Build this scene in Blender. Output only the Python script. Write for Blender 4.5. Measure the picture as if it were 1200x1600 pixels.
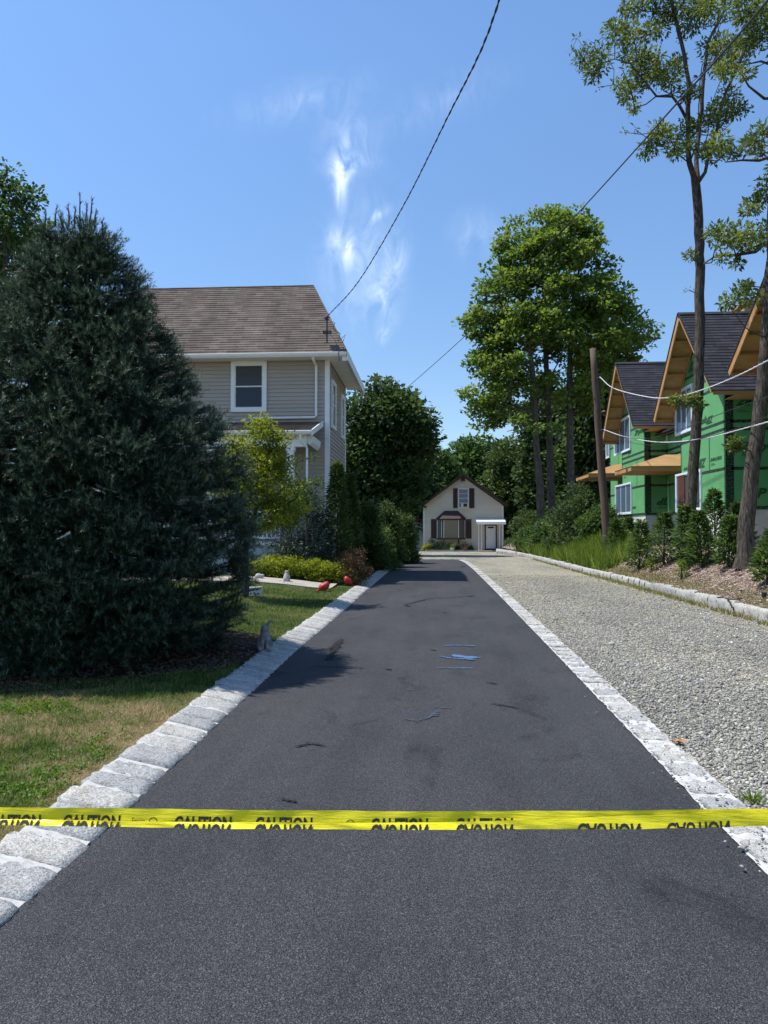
import bpy, math, random
import numpy as np
from mathutils import Vector, Matrix
R = math.radians
rng = np.random.default_rng(7); random.seed(7)
S = bpy.context.scene
for o in list(bpy.data.objects): bpy.data.objects.remove(o)
COL = S.collection

# ------------------------------------------------------------ camera, sky, sun
CAMH = 1.55; F = 1150.0
YAW = math.atan(73/F); PITCH = math.atan(29/F)
cam_d = bpy.data.cameras.new('camera'); cam = bpy.data.objects.new('camera', cam_d); COL.objects.link(cam)
cam.location = (0, 0, CAMH); cam.rotation_euler = (math.pi/2 + PITCH, 0, YAW)
cam_d.sensor_fit = 'VERTICAL'; cam_d.sensor_height = 36; cam_d.lens = 36*F/1600
cam_d.clip_start = 0.05; cam_d.clip_end = 3000
S.camera = cam
SUN_DIR = Vector((-0.52, 0.045, 1.0)).normalized()      # towards the sun
EL = math.asin(SUN_DIR.z); AZ = math.atan2(SUN_DIR.x, SUN_DIR.y)
sd = bpy.data.lights.new('sun', 'SUN'); sd.energy = 4.3; sd.angle = R(0.53); sd.color = (1, 0.955, 0.89)
sun = bpy.data.objects.new('sun', sd); COL.objects.link(sun)
sun.rotation_euler = SUN_DIR.to_track_quat('Z', 'Y').to_euler(); sun.location = (-20, 0, 40)
S.view_settings.view_transform = 'Standard'; S.view_settings.look = 'None'
S.view_settings.gamma = 1; S.view_settings.exposure = 0.45
S.render.film_transparent = False

w = bpy.data.worlds.new('World'); S.world = w; w.use_nodes = True
nt = w.node_tree; N = nt.nodes; Lk = nt.links; N.clear()
out = N.new('ShaderNodeOutputWorld'); bg = N.new('ShaderNodeBackground'); bg.inputs[1].default_value = 0.145
sky = N.new('ShaderNodeTexSky'); sky.sky_type = 'NISHITA'; sky.sun_disc = False
sky.sun_elevation = EL; sky.sun_rotation = AZ; sky.air_density = 0.95; sky.dust_density = 0.1; sky.ozone_density = 2.2; sky.altitude = 50
hs = N.new('ShaderNodeHueSaturation'); hs.inputs['Saturation'].default_value = 1.1
Lk.new(sky.outputs[0], hs.inputs['Color'])
tc = N.new('ShaderNodeTexCoord'); sep = N.new('ShaderNodeSeparateXYZ'); Lk.new(tc.outputs['Generated'], sep.inputs[0])
def wm(op, a, b=None):
    n = N.new('ShaderNodeMath'); n.operation = op
    for i, q in enumerate((a, b)):
        if q is None: continue
        if isinstance(q, (int, float)): n.inputs[i].default_value = q
        else: Lk.new(q, n.inputs[i])
    return n.outputs[0]
ay = wm('MAXIMUM', sep.outputs[1], 0.02)
cx = wm('DIVIDE', sep.outputs[0], ay); cz = wm('DIVIDE', sep.outputs[2], ay)
comb = N.new('ShaderNodeCombineXYZ'); Lk.new(cx, comb.inputs[0]); Lk.new(cz, comb.inputs[1])
tot = None
# high cirrus wisps: direction slope x/y, z/y, rotation, half width, half height, strength
for (px, py, rot, sx, sy, st) in ((533, 258, 4, 32, 62, .75), (531, 285, -2, 17, 62, .6), (545, 385, 6, 17, 48, .75), (528, 375, -12, 32, 52, .42), (592, 328, 56, 15, 40, .4),
                              (545, 250, 84, 28, 75, .25), (600, 520, 20, 18, 26, .38), (604, 470, -28, 20, 60, .24), (620, 410, 30, 28, 60, .22), (470, 140, 80, 60, 220, .12), (745, 365, 20, 70, 70, .16), (560, 400, 10, 110, 190, .22), (540, 210, 0, 80, 90, .24), (600, 440, 8, 60, 120, .22), (690, 150, 70, 60, 200, .10)):
    mp = N.new('ShaderNodeMapping'); mp.vector_type = 'TEXTURE'
    mp.inputs['Location'].default_value = ((px-673)/F*1.0, (829-py)/F, 0)
    mp.inputs['Rotation'].default_value = (0, 0, R(-rot)); mp.inputs['Scale'].default_value = (sx/F, sy/F, 1)
    Lk.new(comb.outputs[0], mp.inputs[0])
    g = N.new('ShaderNodeTexGradient'); g.gradient_type = 'QUADRATIC_SPHERE'; Lk.new(mp.outputs[0], g.inputs[0])
    q = wm('MULTIPLY', g.outputs['Fac'], st)
    tot = q if tot is None else wm('ADD', tot, q)
mp = N.new('ShaderNodeMapping'); mp.inputs['Rotation'].default_value = (0, 0, R(20)); mp.inputs['Scale'].default_value = (20, 9, 1); Lk.new(comb.outputs[0], mp.inputs[0])
nz = N.new('ShaderNodeTexNoise'); nz.inputs['Scale'].default_value = 1.6; nz.inputs['Detail'].default_value = 7; nz.inputs['Roughness'].default_value = .6; nz.inputs['Distortion'].default_value = 1.4
Lk.new(mp.outputs[0], nz.inputs['Vector'])
cr = N.new('ShaderNodeMapRange'); cr.inputs[1].default_value = .33; cr.inputs[2].default_value = .68; Lk.new(nz.outputs['Fac'], cr.inputs[0])
mr = N.new('ShaderNodeMapRange'); mr.inputs[1].default_value = 0.0; mr.inputs[2].default_value = .55; mr.inputs[3].default_value = .72; mr.inputs[4].default_value = 1.16; Lk.new(sep.outputs[2], mr.inputs[0])
vs = N.new('ShaderNodeVectorMath'); vs.operation = 'SCALE'; Lk.new(hs.outputs[0], vs.inputs[0]); Lk.new(mr.outputs[0], vs.inputs['Scale'])
cl = wm('MINIMUM', wm('MULTIPLY', tot, cr.outputs[0]), 0.95)
mix = N.new('ShaderNodeMix'); mix.data_type = 'RGBA'
Lk.new(cl, mix.inputs[0]); Lk.new(vs.outputs[0], mix.inputs[6]); mix.inputs[7].default_value = (8.2, 9.0, 9.6, 1)
Lk.new(mix.outputs[2], bg.inputs[0]); Lk.new(bg.outputs[0], out.inputs[0])

# ------------------------------------------------------------ projection used only to read real positions off the photograph
RM = np.array(Matrix.Rotation(YAW, 3, 'Z') @ Matrix.Rotation(math.pi/2 + PITCH, 3, 'X'))
def ray(px, py):
    return RM @ np.array([(px-600)/F, (800-py)/F, -1.0])
def W(px, py, Y):
    d = ray(px, py); t = Y/d[1]; return np.array([0, 0, CAMH]) + d*t
def WX(px, py, X):
    d = ray(px, py); t = X/d[0]; return np.array([0, 0, CAMH]) + d*t
def WZ(px, py, z=0.0):
    d = ray(px, py); t = (z-CAMH)/d[2]; return np.array([0, 0, CAMH]) + d*t

# ------------------------------------------------------------ materials
def mat(name, base=(.5, .5, .5), rough=.7, metal=0, spec=None):
    m = bpy.data.materials.new(name); m.use_nodes = True
    b = m.node_tree.nodes['Principled BSDF']
    b.inputs['Base Color'].default_value = (*base, 1); b.inputs['Roughness'].default_value = rough; b.inputs['Metallic'].default_value = metal
    if spec is not None: b.inputs['Specular IOR Level'].default_value = spec
    return m
class NB:
    def __init__(s, m): s.m = m; s.t = m.node_tree; s.b = s.t.nodes['Principled BSDF']; s.tc = s.t.nodes.new('ShaderNodeTexCoord'); s.n = s.t.nodes
    def link(s, a, b): s.t.links.new(a, b)
    def vec(s, kind='Object', scale=(1, 1, 1), rot=(0, 0, 0)):
        mp = s.n.new('ShaderNodeMapping'); mp.inputs['Scale'].default_value = scale; mp.inputs['Rotation'].default_value = rot
        s.link(s.tc.outputs[kind], mp.inputs[0]); return mp.outputs[0]
    def noise(s, scale, detail=4, rough=.55, v=None, dist=0):
        q = s.n.new('ShaderNodeTexNoise'); q.inputs['Scale'].default_value = scale; q.inputs['Detail'].default_value = detail; q.inputs['Roughness'].default_value = rough; q.inputs['Distortion'].default_value = dist
        s.link(v if v is not None else s.tc.outputs['Object'], q.inputs['Vector']); return q.outputs['Fac']
    def vor(s, scale, v=None, out='Color', feat='F1'):
        q = s.n.new('ShaderNodeTexVoronoi'); q.feature = feat; q.inputs['Scale'].default_value = scale
        s.link(v if v is not None else s.tc.outputs['Object'], q.inputs['Vector']); return q.outputs[out]
    def ramp(s, fac, stops, interp='LINEAR'):
        q = s.n.new('ShaderNodeValToRGB'); q.color_ramp.interpolation = interp; e = q.color_ramp.elements
        while len(e) < len(stops): e.new(.5)
        for k, (p, c) in enumerate(stops):
            e[k].position = p; e[k].color = (*c, 1) if isinstance(c, tuple) else (c, c, c, 1)
        s.link(fac, q.inputs[0]); return q.outputs[0]
    def mix(s, a, b, fac=.5, mode='MIX'):
        q = s.n.new('ShaderNodeMix'); q.data_type = 'RGBA'; q.blend_type = mode; q.clamp_factor = True
        for i, v in ((0, fac), (6, a), (7, b)):
            if isinstance(v, (int, float)): q.inputs[i].default_value = v
            elif isinstance(v, tuple): q.inputs[i].default_value = (*v, 1)
            else: s.link(v, q.inputs[i])
        return q.outputs[2]
    def math(s, op, a, b=0):
        q = s.n.new('ShaderNodeMath'); q.operation = op
        for i, v in enumerate((a, b)):
            if isinstance(v, (int, float)): q.inputs[i].default_value = v
            else: s.link(v, q.inputs[i])
        return q.outputs[0]
    def attr(s, name='var'):
        q = s.n.new('ShaderNodeAttribute'); q.attribute_name = name; return q
    def color(s, c): s.link(c, s.b.inputs['Base Color'])
    def bump(s, h, strength=.5, dist=.01, prev=None):
        q = s.n.new('ShaderNodeBump'); q.inputs['Strength'].default_value = strength; q.inputs['Distance'].default_value = dist
        s.link(h, q.inputs['Height'])
        if prev is not None: s.link(prev, q.inputs['Normal'])
        s.link(q.outputs[0], s.b.inputs['Normal']); return q.outputs[0]
M = {}
def noisy(name, c0, c1, scale=4, rough=.7, bump=0, bscale=30, stretch=(1, 1, 1), metal=0, spec=None, detail=5):
    m = mat(name, c0, rough, metal, spec); b = NB(m); v = b.vec('Object', stretch)
    b.color(b.ramp(b.noise(scale, detail, .6, v), [(.3, c0), (.7, c1)]))
    if bump: b.bump(b.noise(bscale, 4, .6, v), .5, bump)
    M[name] = m; return m
def leafmat(name, stops, trans=.35, rough=.55, spec=.35, tcol=1.6):
    m = mat(name, rough=rough, spec=spec); b = NB(m); a = b.attr(); c = b.ramp(a.outputs['Fac'], stops); b.color(c)
    tr = b.n.new('ShaderNodeBsdfTranslucent'); hs = b.n.new('ShaderNodeHueSaturation'); hs.inputs['Value'].default_value = tcol; hs.inputs['Hue'].default_value = .485; hs.inputs['Saturation'].default_value = 1.1
    b.link(c, hs.inputs['Color']); b.link(hs.outputs[0], tr.inputs[0])
    mx = b.n.new('ShaderNodeMixShader'); mx.inputs[0].default_value = trans; b.link(b.b.outputs[0], mx.inputs[1]); b.link(tr.outputs[0], mx.inputs[2])
    b.link(mx.outputs[0], b.n['Material Output'].inputs['Surface']); M[name] = m; return m

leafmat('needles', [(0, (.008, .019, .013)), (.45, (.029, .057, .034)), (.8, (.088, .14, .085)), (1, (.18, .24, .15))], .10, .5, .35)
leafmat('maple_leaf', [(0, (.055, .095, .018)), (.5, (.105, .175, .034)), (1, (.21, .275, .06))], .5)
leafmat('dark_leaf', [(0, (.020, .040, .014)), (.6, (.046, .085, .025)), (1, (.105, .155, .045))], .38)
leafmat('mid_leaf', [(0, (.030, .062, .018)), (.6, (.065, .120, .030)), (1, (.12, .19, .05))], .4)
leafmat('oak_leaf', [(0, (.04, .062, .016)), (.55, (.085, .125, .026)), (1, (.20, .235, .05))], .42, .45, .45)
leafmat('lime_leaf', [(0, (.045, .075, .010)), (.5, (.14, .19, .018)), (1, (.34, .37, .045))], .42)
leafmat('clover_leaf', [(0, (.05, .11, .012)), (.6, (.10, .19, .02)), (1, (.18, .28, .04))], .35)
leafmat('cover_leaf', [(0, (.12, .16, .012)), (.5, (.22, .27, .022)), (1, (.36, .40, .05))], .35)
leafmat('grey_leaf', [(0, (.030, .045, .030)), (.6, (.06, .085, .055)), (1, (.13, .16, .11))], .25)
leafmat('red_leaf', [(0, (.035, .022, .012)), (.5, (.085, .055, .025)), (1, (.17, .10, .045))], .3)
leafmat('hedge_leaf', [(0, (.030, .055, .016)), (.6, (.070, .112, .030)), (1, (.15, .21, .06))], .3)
leafmat('grass_blade', [(0, (.055, .105, .018)), (.40, (.14, .20, .042)), (.62, (.30, .25, .11)), (1, (.52, .40, .22))], .3, .7, .2, 1.3)
leafmat('weed_blade', [(0, (.06, .12, .015)), (.6, (.14, .22, .03)), (1, (.3, .34, .08))], .35, .6, .25)
for nme, k0, k1 in (('bark', (.030, .025, .021), (.135, .115, .098)), ('bark_grey', (.04, .035, .03), (.16, .14, .12))):
    m = mat(nme, rough=.92, spec=.2); b = NB(m); M[nme] = m; v = b.vec('Object', (1, 1, .16)); f = b.noise(26, 6, .65, v, .5)
    b.color(b.mix(b.ramp(f, [(.38, k0), (.62, k1)]), b.ramp(b.noise(1.6, 4), [(.3, (.75, .75, .75)), (.7, (1.2, 1.18, 1.1))]), 1, 'MULTIPLY')); b.bump(f, 1, .05)
noisy('pole_wood', (.055, .036, .026), (.13, .085, .06), 8, .85, .01, 25, (1, 1, .06))
noisy('white_trim', (.72, .72, .71), (.80, .80, .79), 3, .5)
noisy('white_old', (.60, .60, .58), (.74, .74, .72), 6, .55)
noisy('beige_siding', (.35, .305, .26), (.40, .35, .30), 1.3, .6, .001, 60, (.4, .4, 3))
noisy('cream_siding', (.56, .50, .41), (.63, .57, .48), 1.1, .6, .001, 60, (.4, .4, 3))
noisy('brown_trim', (.035, .018, .014), (.06, .03, .024), 5, .6)
noisy('shutter', (.050, .016, .014), (.075, .026, .02), 5, .55)
noisy('fresh_wood', (.36, .175, .06), (.52, .28, .105), 2.5, .75, .002, 20, (.4, 6, 2))
noisy('plywood', (.40, .225, .085), (.54, .34, .145), 1.5, .75, .001, 20, (1, 5, 1))
noisy('concrete_wall', (.50, .50, .48), (.68, .68, .66), 2.2, .9, .012, 16)
noisy('walk_concrete', (.30, .27, .225), (.44, .40, .34), 3, .9, .003, 40)
noisy('metal_dark', (.03, .03, .03), (.06, .06, .06), 6, .5, 0)
noisy('cable_black', (.012, .012, .012), (.02, .02, .02), 6, .6)
noisy('cable_white', (.55, .56, .58), (.7, .7, .72), 6, .5)
noisy('statue_stone', (.10, .105, .11), (.34, .34, .34), 14, .9, .004, 70)
noisy('statue_light', (.24, .24, .23), (.46, .45, .43), 14, .85, .003, 70)
noisy('bird_red', (.30, .012, .014), (.52, .03, .03), 10, .45, .002, 60)
noisy('dark_paint', (.012, .012, .014), (.022, .022, .022), 10, .6)
noisy('door_white', (.70, .70, .70), (.76, .76, .77), 2, .45)
noisy('soffit_white', (.66, .66, .65), (.74, .74, .73), 3, .6)
noisy('skirt_blue', (.34, .40, .46), (.42, .48, .54), 3, .7)
noisy('terracotta', (.32, .12, .06), (.42, .17, .09), 8, .8)
noisy('ac_plastic', (.55, .55, .53), (.65, .65, .62), 5, .5)
noisy('peat', (.03, .022, .016), (.07, .05, .035), 12, .95, .02, 40)
noisy('yellow_tape', (.88, .74, .004), (.94, .82, .01), 5, .32, 0, spec=.55)
noisy('tape_ink', (.02, .02, .012), (.035, .032, .02), 30, .45)
noisy('curtain', (.34, .34, .33), (.5, .5, .48), 3, .8, 0, 10, (9, 9, .3))
noisy('blind', (.035, .037, .045), (.06, .062, .07), 3, .7, 0, 10, (.3, .3, 9))
noisy('brown_door', (.07, .02, .012), (.12, .035, .022), 4, .6)
noisy('tarp', (.55, .56, .56), (.75, .75, .74), 8, .7)
noisy('house_wrap', (.25, .25, .24), (.32, .32, .3), 8, .9)
for nme in ('yellow_tape',):
    b = NB(M[nme]); nn = b.bump(b.noise(7, 4, .6, b.vec('Object', (1.4, 1, 14)), .5), .45, .005); b.bump(b.noise(60, 3, .6, b.vec('Object', (1, 1, .6))), .35, .002, nn)
def glassmat(name, c, rough=.06):
    m = mat(name, c, rough, 0, .5); b = NB(m); b.bump(b.noise(1.3, 2), .12, .02); M[name] = m
glassmat('glass_dark', (.006, .007, .012), .1); glassmat('glass_blue', (.10, .15, .20), .12); glassmat('glass_grey', (.07, .08, .08), .1)
glassmat('glass_bay', (.10, .105, .095), .08)

# asphalt
m = mat('asphalt', rough=.8, spec=.35); b = NB(m); M['asphalt'] = m
fine = b.vor(290, out='Color'); sp = b.n.new('ShaderNodeSeparateColor'); b.link(fine, sp.inputs[0])
base = b.ramp(sp.outputs[0], [(0, (.007, .007, .008)), (.25, (.020, .0205, .0222)), (.55, (.038, .039, .042)), (.85, (.064, .065, .069)), (1, (.145, .145, .148))])
big = b.ramp(b.noise(.9, 6, .6, b.vec('Object', (1, .45, 1))), [(.28, (.68, .68, .70)), (.5, (1.0, 1.0, 1.0)), (.72, (1.28, 1.26, 1.23))])
spots = b.ramp(b.noise(1.9, 6, .7, b.vec('Object', (1, .6, 1)), .8), [(.30, (.50, .50, .52)), (.43, (1, 1, 1))])
rol = b.ramp(b.noise(2.2, 3, .5, b.vec('Object', (2.2, .06, 1))), [(.3, (.90, .90, .91)), (.7, (1.08, 1.08, 1.07))])
b.color(b.mix(b.mix(b.mix(base, big, 1, 'MULTIPLY'), spots, 1, 'MULTIPLY'), rol, 1, 'MULTIPLY'))
nn = b.bump(b.vor(150, out='Distance'), .9, .006); b.bump(b.noise(60, 3, .6), .4, .006, nn)
# gravel
m = mat('gravel', rough=.9, spec=.25); b = NB(m); M['gravel'] = m
vc = b.vor(44, out='Color'); sp = b.n.new('ShaderNodeSeparateColor'); b.link(vc, sp.inputs[0])
base = b.ramp(sp.outputs[0], [(0, (.13, .13, .125)), (.35, (.25, .245, .225)), (.7, (.37, .36, .33)), (1, (.60, .58, .53))])
vc2 = b.vor(110, out='Color'); sp2 = b.n.new('ShaderNodeSeparateColor'); b.link(vc2, sp2.inputs[0])
base = b.mix(base, b.ramp(sp2.outputs[1], [(0, (.4, .4, .4)), (.6, (1, 1, 1)), (1, (1.4, 1.38, 1.3))]), 1, 'MULTIPLY')
big = b.ramp(b.noise(.5, 5, .6, b.vec('Object', (1.3, .35, 1))), [(.3, (.72, .71, .70)), (.5, (1, 1, .98)), (.7, (1.22, 1.17, 1.04))])
mosst = b.ramp(b.noise(1.1, 6, .65), [(.55, (1, 1, 1)), (.72, (.82, .84, .68))])
b.color(b.mix(b.mix(b.mix(base, big, 1, 'MULTIPLY'), mosst, 1, 'MULTIPLY'), (1.03, 1.0, .90), 1, 'MULTIPLY'))
b.bump(b.vor(44, out='Distance'), 1.0, -.022)
m = mat('gravel_stone', rough=.9, spec=.25); b = NB(m); M['gravel_stone'] = m
b.color(b.mix(b.ramp(b.attr().outputs['Fac'], [(0, (.12, .118, .11)), (.4, (.265, .255, .225)), (.75, (.39, .375, .325)), (1, (.66, .63, .56))]), b.ramp(b.noise(90, 3), [(.3, (.75, .75, .75)), (.7, (1.2, 1.2, 1.2))]), 1, 'MULTIPLY'))
# granite kerb block
m = mat('granite', rough=.85, spec=.3); b = NB(m); M['granite'] = m
sp = b.n.new('ShaderNodeSeparateColor'); b.link(b.vor(140, out='Color'), sp.inputs[0])
base = b.ramp(sp.outputs[0], [(0, (.20, .20, .20)), (.2, (.32, .32, .31)), (.5, (.43, .425, .405)), (1, (.55, .54, .51))])
tone = b.ramp(b.attr().outputs['Fac'], [(0, (.80, .81, .82)), (.5, (.97, .97, .96)), (1, (1.10, 1.08, 1.02))])
dirt = b.ramp(b.noise(5, 6, .7), [(.34, (.74, .72, .68)), (.5, (1, 1, 1))])
b.color(b.mix(b.mix(base, tone, 1, 'MULTIPLY'), dirt, 1, 'MULTIPLY')); nn = b.bump(b.noise(26, 6, .65), .8, .02); b.bump(b.noise(110, 3, .6), .5, .006, nn)
m = mat('mortar', rough=.95, spec=.2); b = NB(m); M['mortar'] = m
b.color(b.ramp(b.noise(14, 6, .7), [(.3, (.36, .35, .33)), (.5, (.52, .51, .48)), (.7, (.60, .59, .56))])); b.bump(b.noise(60, 5, .6), .6, .008)
# lawn soil
m = mat('lawn_soil', rough=.95, spec=.1); b = NB(m); M['lawn_soil'] = m
v = b.attr().outputs['Fac']
b.color(b.mix(b.ramp(v, [(0, (.055, .085, .025)), (.5, (.15, .15, .06)), (1, (.30, .22, .12))]), b.ramp(b.noise(55, 4, .7), [(.3, (.5, .5, .5)), (.7, (1.3, 1.3, 1.3))]), 1, 'MULTIPLY')); b.bump(b.noise(45, 4, .7), 1, .03)
# mulch
m = mat('mulch', rough=.95, spec=.1); b = NB(m); M['mulch'] = m
sp = b.n.new('ShaderNodeSeparateColor'); b.link(b.vor(22, b.vec('Object', (1, 1.7, 1)), out='Color'), sp.inputs[0])
cm = b.ramp(sp.outputs[0], [(0, (.09, .055, .04)), (.4, (.26, .185, .15)), (.8, (.42, .33, .28)), (1, (.55, .46, .40))])
gm = b.ramp(b.noise(.55, 5, .7), [(.50, (0, 0, 0)), (.66, (1, 1, 1))])
b.color(b.mix(cm, (.085, .10, .04), b.math('MULTIPLY', gm, .75))); b.bump(b.vor(22, b.vec('Object', (1, 1.7, 1)), out='Distance'), 1, .03)
m = mat('mulch_chip', rough=.95, spec=.1); b = NB(m); M['mulch_chip'] = m
b.color(b.ramp(b.attr().outputs['Fac'], [(0, (.10, .06, .045)), (.5, (.30, .22, .18)), (1, (.60, .51, .45))]))
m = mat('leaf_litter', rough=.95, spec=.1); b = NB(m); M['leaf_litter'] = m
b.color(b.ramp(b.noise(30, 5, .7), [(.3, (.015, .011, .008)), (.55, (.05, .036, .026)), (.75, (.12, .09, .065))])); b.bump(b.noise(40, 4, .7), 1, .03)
noisy('woods_floor', (.03, .045, .014), (.07, .085, .03), .6, .95, .05, 6)
# shingles
def shingle(name, c0, c1, c2, tab=.32, row=.14, stain=.35):
    m = mat(name, c1, .92, 0, .2); b = NB(m); M[name] = m
    v = b.vec('UV'); q = b.n.new('ShaderNodeTexBrick'); b.link(v, q.inputs['Vector'])
    q.inputs['Scale'].default_value = 1; q.inputs['Brick Width'].default_value = tab; q.inputs['Row Height'].default_value = row; q.inputs['Mortar Size'].default_value = .004
    q.inputs['Color1'].default_value = (0, 0, 0, 1); q.inputs['Color2'].default_value = (1, 1, 1, 1); q.inputs['Mortar'].default_value = (.1, .1, .1, 1); q.offset = .37
    c = b.ramp(q.outputs['Color'], [(0, c0), (.5, c1), (1, c2)])
    c = b.mix(c, b.ramp(b.noise(110, 3, .6, v), [(.3, (.7, .7, .7)), (.7, (1.25, 1.25, 1.25))]), 1, 'MULTIPLY')
    c = b.mix(c, b.ramp(b.noise(.9, 5, .65, b.vec('UV', (1, .35, 1))), [(.3, (1-stain,)*3), (.65, (1.1, 1.1, 1.1))]), 1, 'MULTIPLY')
    b.color(c); b.bump(b.math('ADD', q.outputs['Fac'], b.noise(80, 3, .6, v)), .5, -.006)
shingle('brown_shingle', (.115, .09, .076), (.155, .124, .106), (.20, .165, .143))
shingle('dark_shingle', (.026, .026, .033), (.036, .036, .045), (.052, .052, .064), .3, .15, .15)
shingle('rust_shingle', (.14, .06, .045), (.22, .10, .075), (.30, .15, .12), .3, .14, .2)
# green sheathing
m = mat('green_panel', rough=.65, spec=.3); b = NB(m); M['green_panel'] = m
b.color(b.mix(b.ramp(b.noise(1.2, 5, .6), [(.3, (.10, .31, .12)), (.7, (.135, .39, .155))]), b.ramp(b.noise(28, 4, .7), [(.3, (.9, .9, .9)), (.7, (1.06, 1.06, 1.06))]), 1, 'MULTIPLY'))
m = mat('seam_tape', rough=.4, spec=.4); b = NB(m); M['seam_tape'] = m
b.color(b.ramp(b.noise(22, 2, .5, b.vec('UV', (1, 1, 1))), [(.44, (.012, .013, .012)), (.50, (.012, .013, .012)), (.60, (.07, .14, .07))]))
noisy('panel_ink', (.010, .065, .022), (.018, .085, .03), 9, .6)
noisy('window_vinyl', (.68, .74, .80), (.76, .81, .86), 3, .4)

# ------------------------------------------------------------ building helpers
ORG = {}
def link(o): COL.objects.link(o); return o
def tag(o, label=None, cat=None, group=None, kind=None):
    if label: o['label'] = label
    if cat: o['category'] = cat
    if group: o['group'] = group
    if kind: o['kind'] = kind
    return o
def thing(name, label, cat, loc=(0, 0, 0), group=None):
    o = bpy.data.objects.new(name, None); o.empty_display_size = .3; link(o); o.location = tuple(float(a) for a in loc); ORG[o] = np.array(loc, float)
    return tag(o, label, cat, group)
def set_uv(me):
    n = len(me.polygons)
    if not n: return
    uv = me.uv_layers.new(name='uv')
    nl = len(me.loops); li = np.empty(nl, np.int32); me.loops.foreach_get('vertex_index', li)
    co = np.empty(len(me.vertices)*3, np.float32); me.vertices.foreach_get('co', co); co = co.reshape(-1, 3)
    nr = np.empty(n*3, np.float32); me.polygons.foreach_get('normal', nr); nr = nr.reshape(-1, 3)
    lt = np.empty(n, np.int32); me.polygons.foreach_get('loop_total', lt); nf = np.repeat(nr, lt, axis=0)
    U = np.cross(np.array([0, 0, 1.0]), nf); l = np.linalg.norm(U, axis=1); bad = l < 1e-3; U[bad] = (1, 0, 0); l[bad] = 1; U /= l[:, None]
    V = np.cross(nf, U); p = co[li]
    uv.data.foreach_set('uv', np.stack([(p*U).sum(1), (p*V).sum(1)], 1).astype(np.float32).ravel())
def npmesh(name, V, faces, mt, parent=None, loc=None, var=None, smooth=False, uv=False, pvar=None):
    """faces: (n,k) int array"""
    V = np.asarray(V, np.float64).reshape(-1, 3)
    org = ORG[parent] if parent is not None else (np.array(loc, float) if loc is not None else np.zeros(3))
    V = V - org
    me = bpy.data.meshes.new(name); n, k = faces.shape
    me.vertices.add(len(V)); me.vertices.foreach_set('co', V.astype(np.float32).ravel())
    me.loops.add(n*k); me.loops.foreach_set('vertex_index', faces.astype(np.int32).ravel())
    me.polygons.add(n); me.polygons.foreach_set('loop_start', np.arange(0, n*k, k, dtype=np.int32))
    if smooth: me.polygons.foreach_set('use_smooth', np.ones(n, bool))
    me.update(calc_edges=True)
    if var is not None: a = me.attributes.new('var', 'FLOAT', 'FACE'); a.data.foreach_set('value', np.asarray(var, np.float32))
    if pvar is not None: a = me.attributes.new('var', 'FLOAT', 'POINT'); a.data.foreach_set('value', np.asarray(pvar, np.float32))
    me.materials.append(mt if not isinstance(mt, str) else M[mt])
    if uv: set_uv(me)
    o = bpy.data.objects.new(name, me); link(o); ORG[o] = org
    if parent is not None: o.parent = parent
    else: o.location = tuple(float(a) for a in org)
    return o
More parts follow.
